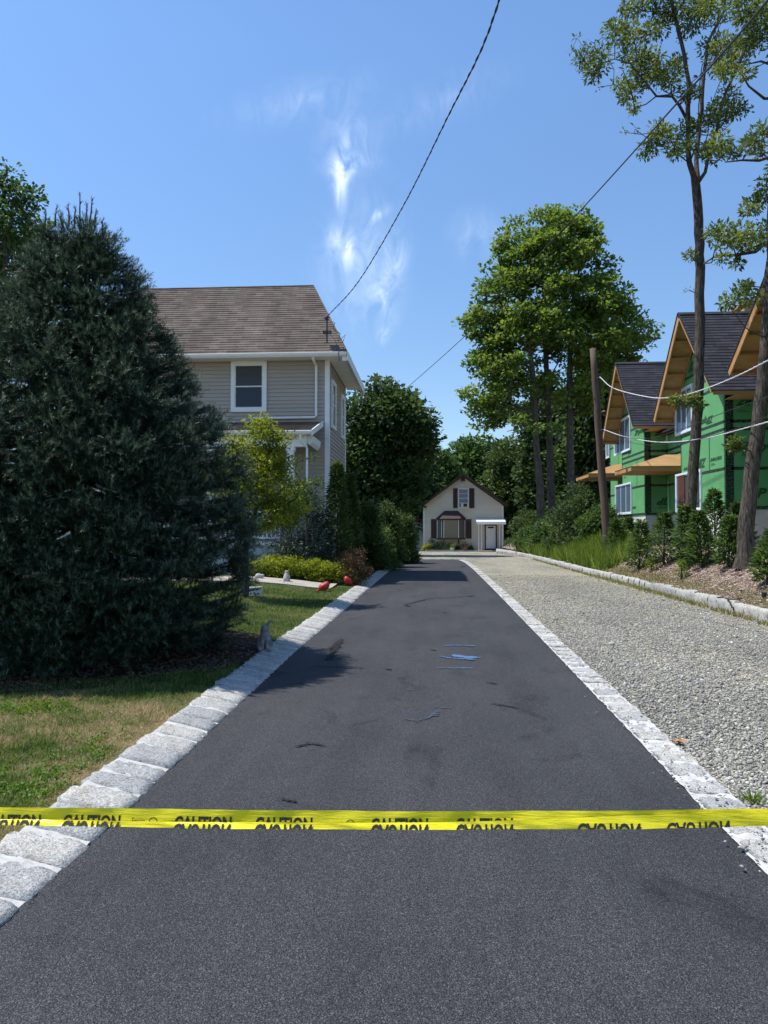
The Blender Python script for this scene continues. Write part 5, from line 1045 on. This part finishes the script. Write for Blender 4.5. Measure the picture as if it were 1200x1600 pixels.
def gable_house(label, ypk, yn, yf, zev, zpk_, ywn, ywf, xback, seed, zf, ov=.7, xg=XG):
    Hh = thing('unfinished_house', label, 'house', (xg, (ywn+ywf)/2, .9), 'green sheathed houses under construction')
    # -X gable wall: u runs from far to near so that letters read left to right
    zs_ = zev+(zpk_-zev)*(yf-ywf)/(yf-ypk); zpw = zpk_-.12
    wl = sheath(Hh, (xg, ywf, zf), (0, -1, 0), (-1, 0, 0), ywf-ywn, zf, zs_-.08, zpw, seed)
    wn_ = sheath(Hh, (xg+.151, ywn, zf), (1, 0, 0), (0, -1, 0), xback-xg-.151, zf, zs_-.08, None, seed+1)
    mb = MB(); mb.box(xg+.02, xback, ywn+.03, ywf-.03, .3, zf-.003); mb.build('foundation', 'concrete_wall', Hh)
    mb = MB(); mb.box(xg+.151, xback, ywf-.15, ywf-.002, zf, zs_-.09); mb.build('wall', 'green_panel', Hh)
    cs = MB(); cs.quad((xg+.002, ywn-.0025, zf), (xg+.16, ywn-.0025, zf), (xg+.16, ywn-.0025, zs_-.09), (xg+.002, ywn-.0025, zs_-.09)); cs.build('corner_tape', 'seam_tape', Hh)
    # roof: two shingled planes
    rf = MB(); L_ = xback-(xg-ov)
    for ye, sgn in ((yn, 1), (yf, -1)):
        Vd = np.array([0, ypk-ye, zpk_-zev]); l_ = np.linalg.norm(Vd); Vd /= l_
        if sgn > 0: rf.rows((xg-ov, ye, zev), (1, 0, 0), Vd, np.cross((1, 0, 0), Vd), l_, .15, .016, lambda v: 0, lambda v: L_)
        else: rf.rows((xg-ov+L_, ye, zev), (-1, 0, 0), Vd, np.cross((-1, 0, 0), Vd), l_, .15, .016, lambda v: 0, lambda v: L_)
    roof = rf.build('roof', 'dark_shingle', Hh)
    mb = MB(); mb.prism([(xg-ov, ypk-.12, zpk_-.07), (xg-ov, ypk, zpk_+.035), (xg-ov, ypk+.12, zpk_-.07)], (L_, 0, 0)); mb.build('ridge_cap', 'dark_shingle', roof)
    # timber: rake boards, soffit deck, lookouts, eave board
    tm = MB(); dk = MB(); th = .20
    for ye, sgn in ((yn, 1), (yf, -1)):
        Vd = np.array([0, ypk-ye, zpk_-zev]); l_ = np.linalg.norm(Vd); Vd /= l_; Nd = np.array([0, -sgn*Vd[2], sgn*Vd[1]])
        def q(v, d, x): return np.array([x, ye, zev])+Vd*v-Nd*d
        th = .085 if sgn > 0 else .20
        tm.prism([q(0, .014, xg-ov), q(l_-.02, .014, xg-ov), q(l_-.02, th, xg-ov), q(0, th, xg-ov)], (.045, 0, 0))
        dk.prism([q(0, .016, xg-ov+.05), q(l_-.02, .016, xg-ov+.05), q(l_-.02, .034, xg-ov+.05), q(0, .034, xg-ov+.05)], (ov-.06, 0, 0))
        tm.prism([q(0, .036, xg-.055), q(l_-.02, .036, xg-.055), q(l_-.02, .12, xg-.055), q(0, .12, xg-.055)], (.045, 0, 0))
        v = .02
        while v < l_-.15: tm.prism([q(v, .036, xg-ov+.048), q(v+.045, .036, xg-ov+.048), q(v+.045, th-.03, xg-ov+.048), q(v, th-.03, xg-ov+.048)], (ov-.105, 0, 0)); v += .61
        s1 = -1 if sgn > 0 else 1
        y_ = ye; tm.box(xg-ov+.05, xback, y_, y_+sgn*.045, zev-.12, zev-.02)
        ywal = ywn if sgn > 0 else ywf; dk.box(xg+.0, xback, min(y_+sgn*.05, ywal-sgn*.003), max(y_+sgn*.05, ywal-sgn*.003), zev-.115, zev-.10)
    tm.build('rafter', 'fresh_wood', Hh); dk.build('roof_deck', 'plywood', Hh)
    fa = MB(); 
    for ye, sgn in ((yn, 1), (yf, -1)):
        Vd = np.array([0, ypk-ye, zpk_-zev]); l_ = np.linalg.norm(Vd); Vd /= l_; Nd = np.array([0, -sgn*Vd[2], sgn*Vd[1]])
        P0 = np.array([xg-ov-.02, ye-sgn*.03, zev-.03]); fa.prism([P0-Nd*.01, P0+Vd*(l_+.04)-Nd*.01, P0+Vd*(l_+.04)+Nd*.04, P0+Nd*.04], (.018, 0, 0))
    fa.build('drip_edge', 'dark_paint', Hh)
    return Hh, zs_
def win_x(parent, ywf_, px0, px1, py0, py1, X, cols=3, rows_=1, glass='glass_blue'):
    """window in a wall facing -X from its image box; u runs toward the camera"""
    a = WX(px0, py1, X); c = WX(px1, py0, X); b_ = WX((px0+px1)/2, py1, X); zt = WX((px0+px1)/2, py0, X)[2]; zb = b_[2]
    return window_box(parent, (X-.008, a[1], zb), (0, -1, 0), UZ, (-1, 0, 0), a[1]-c[1], zt-zb, fr=.07, fmat='window_vinyl', glass=glass, sash='window_vinyl', mid=False, cols=cols, rows_=rows_)
ZF = 2.15
H1, zs1 = gable_house('farther green sheathed house with its gable behind the leaning pole', 31.5, 28.9, 34.1, 5.6, float(WX(955, 573, 7.8)[2]), 29.8, 33.3, 15, 1, ZF)
H2, zs2 = gable_house('middle green sheathed house with a tall gable behind the taller oak', 23.6, 20.9, 26.3, 5.45, float(WX(1050, 498, 7.8)[2]), 21.8, 25.6, 14, 5, ZF)
H3, zs3 = gable_house('nearest green sheathed house cut off by the right edge', 16.6, 13.4, 19.8, 5.75, 8.2, 14.3, 18.9, 15, 9, ZF)
win_x(H1, 0, 961, 986, 655, 708, XG); win_x(H1, 0, 963, 988, 756, 804, XG)
win_x(H2, 0, 1057, 1083, 606, 677, XG); w2 = win_x(H2, 0, 1058, 1097, 737, 799, XG, cols=2, rows_=1, glass='glass_grey')
# brown door leaf inside the lower opening of the middle house
a = WX(1062, 799, XG); c = WX(1071, 740, XG); mb = MB(); mb.box(XG-.04, XG-.02, c[1], a[1], a[2], c[2]); mb.build('door', 'brown_door', H2)
# recessed walls between gables
sheath(H2, (9.35, 29.79, ZF), (0, -1, 0), (-1, 0, 0), 4.15, ZF, 5.3, None, 21, False); mb = MB(); mb.box(9.37, 14, 25.61, 29.79, .3, ZF-.004); mb.build('foundation', 'concrete_wall', H2)
win_x(H2, 0, 1030, 1043, 654, 693, 9.35, cols=1)
mb = MB(); mb.box(8.9, 14, 25.62, 29.78, 5.31, 5.36); mb.build('roof', 'dark_shingle', H2)
sheath(H3, (10.4, 21.79, ZF), (0, -1, 0), (-1, 0, 0), 2.85, ZF, 5.3, None, 31, False); mb = MB(); mb.box(10.42, 14, 18.92, 21.78, .3, ZF-.004); mb.build('foundation', 'concrete_wall', H3)
mb = MB(); mb.box(10.0, 14, 18.92, 21.78, 5.31, 5.36); mb.build('roof', 'dark_shingle', H3)
sheath(H1, (9.35, 39, ZF), (0, -1, 0), (-1, 0, 0), 5.6, ZF, 6.1, None, 41, False); mb = MB(); mb.box(9.37, 14, 33.4, 39, .3, ZF-.004); mb.build('foundation', 'concrete_wall', H1)
win_x(H1, 0, 948, 953, 668, 716, 9.35, cols=1)
mb = MB(); mb.box(8.3, 14, 34.15, 36, 6.11, 6.2); mb.build('roof', 'dark_shingle', H1); mb = MB(); mb.box(8.35, 9.3, 34.2, 35.9, 5.98, 6.10); mb.build('rafter', 'fresh_wood', H1)
# plywood canopies
def canopy(parent, y0, y1, x0, x1, z):
    mb = MB(); mb.prism([(x0, y0, z), (x0, y1, z), (x0, y1, z+.16), (x0, y0, z+.16)], (x1-x0, 0, 0)); mb.build('canopy_frame', 'fresh_wood', parent)
    mb = MB(); ym = y0+.55*(y1-y0); mb.poly([(x0-.02, y0-.02, z+.17), (x0-.02, y1, z+.17), (x1-.7, y1, z+.62), (x1-.7, y0+.4, z+.62)][::-1]); mb.poly([(x0-.02, y0-.02, z+.17), (x1-.7, y0+.4, z+.62), (x1, y0+.4, z+.62), (x1, y0-.02, z+.17)][::-1]); mb.poly([(x1-.7, y0+.4, z+.62), (x1-.7, y1, z+.62), (x1, y1, z+.62), (x1, y0+.4, z+.62)][::-1]); mb.poly([(x0-.02, y0-.02, z+.165), (x1, y0-.02, z+.165), (x1, y1, z+.165), (x0-.02, y1, z+.165)][::-1]); mb.build('canopy_deck', 'plywood', parent)
cz_ = float(WX(977, 738, 7.35)[2]); cy_ = float(WX(977, 738, 7.35)[1]); canopy(H2, cy_-1.0, 29.7, 7.3, 9.34, cz_-.02)
canopy(H1, 34.6, 37.5, 7.3, 9.34, float(WX(910, 749, 7.35)[2]))
# plywood chimney chase
a = W(1157, 497, 24.3); c = W(1190, 480, 24.3); mb = MB(); mb.box(a[0], c[0]+.5, 24.0, 25.0, a[2]-1.6, c[2]); ch = mb.build('chimney', 'plywood', H2); mb = MB(); mb.box(a[0]-.06, c[0]+.56, 23.94, 25.06, c[2]+.001, c[2]+.1); mb.build('chimney_cap', 'fresh_wood', ch)

# tarp bundle and rubble near the bank
b_ = onbank(1140, 868); mb = MB()
for k in range(14):
    c_ = b_+np.array([rng.normal(0, .14), rng.normal(0, .10), .04+.20*rng.random()*(k > 5)]); r_ = rng.uniform(.04, .085); d1 = rdir(1)[0]*r_; d2 = unit(np.cross(d1, rdir(1)[0]))*r_*.8; d3 = unit(np.cross(d1, d2))*r_*.6
    mb.prism([c_-d1-d2, c_+d1-d2*.6, c_+d1*.8+d2, c_-d1*.5+d2*.8], d3)
tag(mb.build('scrap_pile', 'tarp', loc=b_), 'small heap of pale scrap between the two oak trunks on the bank', 'scrap')
# black path light at right edge of the wall
b_ = np.array([*WZ(1194, 938, .28)[:2], .22]); t = thing('path_light', 'small black path light on the bank at the right edge', 'path light', b_); mb = MB(); mb.tube([b_, b_+(0, 0, .10)], .012, 6); mb.build('stake', 'dark_paint', t); mb = MB(); mb.tube([b_+(0, 0, .10), b_+(0, 0, .20), b_+(0, 0, .21)], [.03, .05, .03], 10); mb.build('lamp_head', 'dark_paint', t)
pp = [WZ(1147, 944, .24), WZ(1168, 941, .25)]; s0 = np.array([float(wall_x(14.5))-.01, 14.2, .235]); mb = MB(); mb.tube([s0+(.0, .3, .02), s0+(-.03, .1, .01), s0+(-.05, 0, -.03), s0+(-.05, -.1, -.12)], .014, 6); mb.tube([s0+(-.03, .1, .012), s0+(.25, .15, .03)], .01, 6); tag(mb.build('drip_pipe', 'dark_paint', loc=s0), 'short black pipe end hanging over the granite wall', 'pipe')

# ------------------------------------------------------------ leaning pole and cables
Yp = 28.0; pb0 = W(951, 862, Yp); pb0[2] = float(zr(pb0[0], Yp))-.1; pt = W(926, 545, Yp)
t = thing('utility_pole', 'leaning weathered wooden pole standing in the tall weeds', 'utility pole', pb0)
mb = MB(); k_ = 12; mb.tube([pb0+(pt-pb0)*f+rng.normal(0, .008, 3) for f in np.linspace(0, 1, k_)], list(np.linspace(.165, .115, k_)), 12); mb.build('shaft', 'pole_wood', t, smooth=True)
mb = MB()
for py_ in (592, 670, 700): q = pb0+(pt-pb0)*((862-py_)/(862-545)); mb.tube([q+(.0, -.13, 0), q+(.06, -.24, .02), q+(.13, -.26, -.01)], .018, 6); mb.box(q[0]-.05, q[0]+.05, q[1]-.16, q[1]-.12, q[2]-.06, q[2]+.06)
mb.build('cable_hook', 'metal_dark', t)
def cable(name, label, pts, r_, mt, twist=0.0, pitch=.35, sub=26, group=None):
    """smooth cable through 3-D points (Catmull-Rom)"""
    P = [np.array(p, float) for p in pts]; P = [2*P[0]-P[1]]+P+[2*P[-1]-P[-2]]; out_ = []
    for i_ in range(1, len(P)-2):
        a, b_, c, d = P[i_-1:i_+3]
        for k in range(sub): t_ = k/sub; out_.append(.5*((2*b_)+(-a+c)*t_+(2*a-5*b_+4*c-d)*t_*t_+(-a+3*b_-3*c+d)*t_**3))
    out_.append(P[-2]); mb = MB()
    if not twist: mb.tube(out_, r_, 6)
    else:
        Q = []
        for a, b_ in zip(out_[:-1], out_[1:]):
            L_ = np.linalg.norm(b_-a); n_ = max(1, int(L_/(pitch/6)))
            Q += [a+(b_-a)*k/n_ for k in range(n_)]
        Q.append(out_[-1]); s = 0; A = []; B_ = []; pp_ = Q[0]
        for q in Q:
            s += np.linalg.norm(q-pp_); pp_ = q; ang = 2*math.pi*s/pitch; o_ = np.array([math.cos(ang), .2*math.sin(ang), math.sin(ang)])*twist; A.append(q+o_); B_.append(q-o_*.8)
        mb.tube(A, r_, 5); mb.tube(B_, r_*.8, 5)
    o = mb.build(name, mt, loc=pts[0], smooth=True); return tag(o, label, 'cable', group)
cable('service_cable', 'twisted black cable rising from the beige house roof to the top of the photo', [(MASTX, MASTY, MASTZ), W(560, 440, 20.5), W(630, 322, 16.8), W(700, 182, 12.8), W(750, 82, 10.6), W(780, 0, 9.2), W(800, -70, 8.2), (2.6, 2, 7.9), (4.2, -6, 8.6)], .011, 'cable_black', .0085, .55)
cable('overhead_cable', 'long dark cable slanting from behind the cottage trees up past the oak', [W(595, 640, 58), W(630, 611, 50), W(735, 517, 36), W(820, 422, 28), W(905, 331, 22), W(985, 243, 17.5), W(1050, 170, 14), W(1130, 82, 11.3), W(1200, 0, 9.4), W(1260, -70, 8)], .017, 'cable_black')
def pole_at(py_): return pb0+(pt-pb0)*((862-py_)/(862-545))+np.array([.12, -.26, 0])
cable('white_cable', 'uppermost pale cable sagging from the pole in front of the green houses', [pole_at(590), W(960, 607, 26), W(1018, 621, 23), W(1060, 619, 20.5), W(1100, 608, 18), W(1150, 588, 16), W(1200, 563, 14), W(1260, 530, 12)], .010, 'cable_white', .010, .3, group='cables from the leaning pole')
cable('white_cable', 'lower pale cable sagging past the plywood canopy and both oak trunks', [pole_at(669), W(975, 682, 26), W(1020, 690, 23.5), W(1060, 690, 20.5), W(1110, 683, 18), W(1160, 670, 16), W(1200, 659, 14.5), W(1260, 640, 13)], .010, 'cable_white', .008, .3, group='cables from the leaning pole')
cable('thin_cable', 'thin dark cable crossing the green houses just above the lower pale cable', [pole_at(672), W(1000, 686, 24.5), W(1060, 672, 20.5), W(1130, 645, 17), W(1200, 620, 14.5), W(1260, 598, 13)], .008, 'cable_black', group='cables from the leaning pole')
cable('thin_cable', 'thin dark cable running just below the lower pale cable', [pole_at(676), W(1000, 694, 24.5), W(1060, 692, 20.5), W(1130, 676, 17), W(1200, 650, 14.5), W(1260, 625, 13)], .008, 'cable_black', group='cables from the leaning pole')
cable('thin_cable', 'thin cable dropping steeply left from the pole to the undergrowth', [pole_at(690)+np.array([-.2, 0, 0]), W(915, 725, 31), W(898, 750, 34), W(884, 764, 38)], .011, 'cable_black', group='cables from the leaning pole')
cable('thin_cable', 'slack dark cable from the pole top towards the maple trunks', [pole_at(640)+np.array([-.2, 0, 0]), W(915, 662, 31), W(897, 695, 35), W(880, 715, 40)], .010, 'cable_black', group='cables from the leaning pole')

# ------------------------------------------------------------ ornaments
def skinned(name, verts, edges, radii, mt, parent, sub=2):
    me = bpy.data.meshes.new(name); org = ORG[parent] if parent is not None else np.zeros(3)
    me.from_pydata([tuple(np.array(v)) for v in verts], edges, []); o = bpy.data.objects.new(name, me); link(o); me.materials.append(M[mt]); o.parent = parent
    sk = o.modifiers.new('skin', 'SKIN'); sk.use_smooth_shade = True
    for v, r_ in zip(me.skin_vertices[0].data, radii): v.radius = (r_*1.25, r_*1.25) if not hasattr(r_, '__len__') else (r_[0]*1.2, r_[1]*1.2)
    me.skin_vertices[0].data[0].use_root = True
    ss = o.modifiers.new('sub', 'SUBSURF'); ss.levels = sub; ss.render_levels = sub; ORG[o] = org; return o
# seated rabbit, built facing -Y then turned
p = WZ(414, 1014, .09); rb = thing('rabbit_statue', 'grey stone rabbit statue sitting beside the left kerb at the spruce edge', 'statue', (p[0], p[1], float(zl(p[0], p[1])))); rb.rotation_euler = (0, 0, R(12)); rb.scale = (.92, .92, .92)
vs = [(0, .06, .10), (0, .03, .17), (0, -.005, .235), (0, -.02, .285), (0, -.05, .30), (0, -.085, .292),
      (.055, .03, .07), (.065, -.05, .035), (.062, -.095, .016), (-.055, .03, .07), (-.065, -.05, .035), (-.062, -.095, .016),
      (.030, -.035, .15), (.030, -.055, .08), (.030, -.07, .018), (-.030, -.035, .15), (-.030, -.055, .08), (-.030, -.07, .018), (0, .125, .06)]
es = [(0, 1), (1, 2), (2, 3), (3, 4), (4, 5), (0, 6), (6, 7), (7, 8), (0, 9), (9, 10), (10, 11), (1, 12), (12, 13), (13, 14), (1, 15), (15, 16), (16, 17), (0, 18)]
rd = [.082, .070, .050, .052, .045, .022, .052, .032, .018, .052, .032, .018, .026, .02, .016, .026, .02, .016, .03]
skinned('body', vs, es, rd, 'statue_stone', rb)
skinned('ear', [(.022, -.01, .325), (.045, .01, .365), (.085, .02, .395), (.115, .02, .40)], [(0, 1), (1, 2), (2, 3)], [(.014, .012), (.022, .012), (.022, .010), (.008, .006)], 'statue_stone', rb)
skinned('ear', [(-.022, -.005, .32), (-.03, .02, .345), (-.02, .06, .345), (-.01, .10, .325)], [(0, 1), (1, 2), (2, 3)], [(.014, .012), (.020, .012), (.020, .010), (.008, .006)], 'statue_stone', rb)
# cardinals
def cardinal(label, p, ang, s, pose):
    t = thing('bird_ornament', label, 'garden ornament', p, 'red bird ornaments by the walk'); t.rotation_euler = (0, pose, ang); t.scale = (s, s, s)
    skinned('body', [(-.12, 0, .05), (-.05, 0, .085), (.02, 0, .12), (.045, 0, .175), (.035, 0, .215)], [(0, 1), (1, 2), (2, 3), (3, 4)], [(.03, .03), (.082, .075), (.08, .078), (.066, .062), (.02, .02)], 'bird_red', t)
    skinned('tail', [(-.10, 0, .045), (-.17, 0, .03), (-.23, 0, .02)], [(0, 1), (1, 2)], [(.03, .02), (.028, .012), (.02, .01)], 'bird_red', t)
    mb = MB(); ORG_ = ORG[t]; 
    me_v = MB(); me_v.tube([np.array(ORG_)+(.088, 0, .165), np.array(ORG_)+(.125, 0, .155)], [.016, .002], 7); me_v.build('beak', 'dark_paint', t)
    return t
p = WZ(507, 920, .15); cardinal('upright red bird ornament on the lawn edge in front of the ground cover', (p[0], p[1], float(zl(p[0], p[1]))-.01), R(20), 1.25, 0)
p = WZ(541, 911, .16); cardinal('red bird ornament lying low against the ground cover near the kerb', (p[0], p[1]+.1, float(zl(p[0], p[1]))+.02), R(200), 1.15, R(-12))
# white figurine and low ornament
p = WZ(448, 907, .25); p[2] = float(zl(p[0], p[1]))+.02; t = thing('figurine', 'small pale upright figurine standing in the edge of the ground cover', 'garden ornament', p)
skinned('body', [(0, 0, .0), (0, 0, .10), (0, 0, .20), (0, 0, .25), (0, 0, .315)], [(0, 1), (1, 2), (2, 3), (3, 4)], [.085, .085, .065, .03, .062], 'statue_light', t)
mb = MB(); q = ORG[t]; mb.box(q[0]-.09, q[0]+.09, q[1]-.08, q[1]+.08, q[2]-.03, q[2]+.01); mb.build('plinth', 'statue_light', t)
p = WZ(404, 906, .25); p[2] = float(zl(p[0], p[1]))+.02; t = thing('turtle_ornament', 'low pale grey garden ornament at the left end of the ground cover', 'garden ornament', p)
skinned('body', [(-.10, 0, .05), (0, 0, .085), (.09, 0, .07), (.15, 0, .12)], [(0, 1), (1, 2), (2, 3)], [.05, .085, .05, .035], 'statue_light', t)
# spotted planter
a = W(383, 937, 15.3); c = W(408, 925, 15.3); zz = float(zl(a[0], 15.3)); t = thing('planter_box', 'white wooden planter with black spots on the lawn beside the maple trunk', 'planter', (a[0], 15.3, zz))
mb = MB(); mb.prism([(a[0], 15.2, zz), (c[0], 15.2, zz), (c[0]+.02, 15.18, zz+.19), (a[0]-.01, 15.18, zz+.17)], (0, .2, 0)); mb.build('box', 'white_old', t)
mb = MB(); rnd = random.Random(4)
for fx, fz in ((.12, .13), (.30, .12), (.42, .05), (.55, .13), (.66, .06), (.80, .14), (.90, .05), (.22, .04), (.74, .03)):
    x_ = a[0]+fx*(c[0]-a[0]); z_ = zz+fz; s_ = .021; mb.prism([(x_-s_, 15.2-.014-.1*0, z_-s_*.3), (x_+s_*.2, 15.186, z_-s_), (x_+s_, 15.186, z_+s_*.5), (x_-s_*.2, 15.186, z_+s_)], (0, -.013, 0))
mb.build('spots', 'dark_paint', t)
# dead leaf on the gravel
p = WZ(1058, 1160, .01); lf_ = MB(); a_ = [(p[0]+.05*math.cos(q)*(1+.5*math.cos(5*q)), p[1]+.05*math.sin(q)*(1+.5*math.cos(5*q)), .022+.012*math.sin(3*q)) for q in np.linspace(0, 2*math.pi, 21)[:-1]]
for k in range(20): lf_.poly([(p[0], p[1], .014), a_[k], a_[(k+1) % 20]])
noisy('dead_leaf', (.35, .16, .07), (.48, .26, .13), 20, .8); tag(lf_.build('dead_leaf', 'dead_leaf', loc=(p[0], p[1], .0)), 'curled orange brown dead leaf on the gravel beside the right kerb', 'leaf')

# ------------------------------------------------------------ caution tape
YT = 2.2; t = thing('caution_tape', 'yellow caution tape stretched across the driveway, folded lengthwise', 'caution tape', (0, YT, .69))
def top_y(x): return np.interp(x, [-250, 0, 130, 300, 600, 900, 1000, 1200, 1450], [1260, 1261.5, 1262, 1264.5, 1267.5, 1267, 1266, 1263.5, 1258])
def bot_y(x): return np.interp(x, [-250, 0, 130, 300, 600, 900, 1000, 1100, 1200, 1450], [1283, 1285, 1287, 1290.5, 1292.5, 1291.5, 1291, 1289, 1286, 1280])
def fold_h(x): return np.interp(x, [-250, 0, 300, 700, 760, 860, 960, 1080, 1200, 1450], [6.5, 7, 8, 9.5, 11, 14, 18, 21, 21, 19])
def tp_pt(px, py, d): return W(px, py, YT-d)
xs = np.linspace(-250, 1450, 240)
def ribbon(y0f, y1f, d0, d1, nrow=4):
    V = []
    for x in xs:
        for k in range(nrow+1):
            f_ = k/nrow; y = y0f(x)*(1-f_)+y1f(x)*f_; d = d0*(1-f_)+d1*f_+.0016*math.sin(x*.021+k*.8)+.0008*math.sin(x*.09+k)
            V.append(W(x, y, YT)+np.array([0, -d, 0]))
    i = np.arange(len(V)).reshape(len(xs), nrow+1); fc = np.stack([i[:-1, :-1], i[:-1, 1:], i[1:, 1:], i[1:, :-1]], -1).reshape(-1, 4); return np.array(V), fc
V1, f1 = ribbon(top_y, bot_y, .0, .008); bk = npmesh('ribbon', V1, f1, 'yellow_tape', t, smooth=True)
V2, f2 = ribbon(bot_y, lambda x: bot_y(x)-fold_h(x), .0190, .0095); ff = npmesh('folded_flap', V2, f2, 'yellow_tape', t, smooth=True)
def clip_poly(pts, a, c, d):      # keep a*x+c*y<=d
    out_ = []
    for k in range(len(pts)):
        p, q = pts[k], pts[(k+1) % len(pts)]; fp = a*p[0]+c*p[1]-d; fq = a*q[0]+c*q[1]-d
        if fp <= 0: out_.append(p)
        if fp*fq < 0: s_ = fp/(fp-fq); out_.append((p[0]+(q[0]-p[0])*s_, p[1]+(q[1]-p[1])*s_))
    return out_
Vc, Fcx, _ = text_polys('CAUTION', 0, .035); Ve, Fe, _ = text_polys('Empire', 0, .0)
def put(Vt, Ft, x0, x1, ytop, hgt):
    """ytop: letter top offset below ribbon top, in photo pixels at the tape's distance"""
    ib = MB(); iff = MB()
    for f in Ft:
        pts = [(x0+(x1-x0)*Vt[k][0], ytop+hgt*(1-Vt[k][1])) for k in f]
        xm_ = sum(q[0] for q in pts)/len(pts); fold = float(bot_y(xm_)-top_y(xm_)); fh = float(fold_h(xm_))
        A = clip_poly(pts, 0, 1, fold-fh+.4)
        if len(A) > 2:
            ib.poly([W(q[0], top_y(q[0])+q[1], YT)+np.array([0, -(.008*(q[1]/fold))-.0032, 0]) for q in A])
        B_ = clip_poly(clip_poly(pts, 0, -1, -(fold+.15)), 0, 1, fold+fh-.1)
        if len(B_) > 2:
            B2 = [(q[0], 2*fold-q[1]) for q in B_]
            iff.poly([W(q[0], top_y(q[0])+q[1], YT)+np.array([0, -(.0190-.0095*min(1, (fold-q[1])/fh))-.0032, 0]) for q in B2][::-1])
    if ib.f: ib.build('lettering', 'tape_ink', bk)
    if iff.f: iff.build('lettering', 'tape_ink', ff)
for x0 in (-23, 101, 274, 400, 580, 712, 900, 1038, 1215):
    rot = 1 if x0 < 800 else 0; put(Vc, Fcx, x0, x0+(89 if x0 < 850 else 98), 9.5 if x0 < 850 else 10.5, 23)
put(Ve, Fe, 208, 228, 13, 12); 
ring = [(241+8*math.cos(q), 21+8*math.sin(q)) for q in np.linspace(0, 2*math.pi, 17)[:-1]]
for xx in (241, 1098-550):
    ib = MB()
    for k in range(16):
        q0, q1 = 2*math.pi*k/16, 2*math.pi*(k+1)/16; P4 = [(xx+7*math.cos(q0), 19+7*math.sin(q0)), (xx+7*math.cos(q1), 19+7*math.sin(q1)), (xx+5.6*math.cos(q1), 19+5.6*math.sin(q1)), (xx+5.6*math.cos(q0), 19+5.6*math.sin(q0))]
        P4 = clip_poly(P4, 0, 1, float(bot_y(xx)-top_y(xx)-fold_h(xx))+.4)
        if len(P4) > 2: ib.poly([W(q[0], top_y(q[0])+q[1], YT)+np.array([0, -(.008*(q[1]/26.0))-.0036, 0]) for q in P4])
    if ib.f: ib.build('emblem', 'tape_ink', bk)
print('objects', len(bpy.data.objects), 'faces', sum(len(m_.polygons) for m_ in bpy.data.meshes))
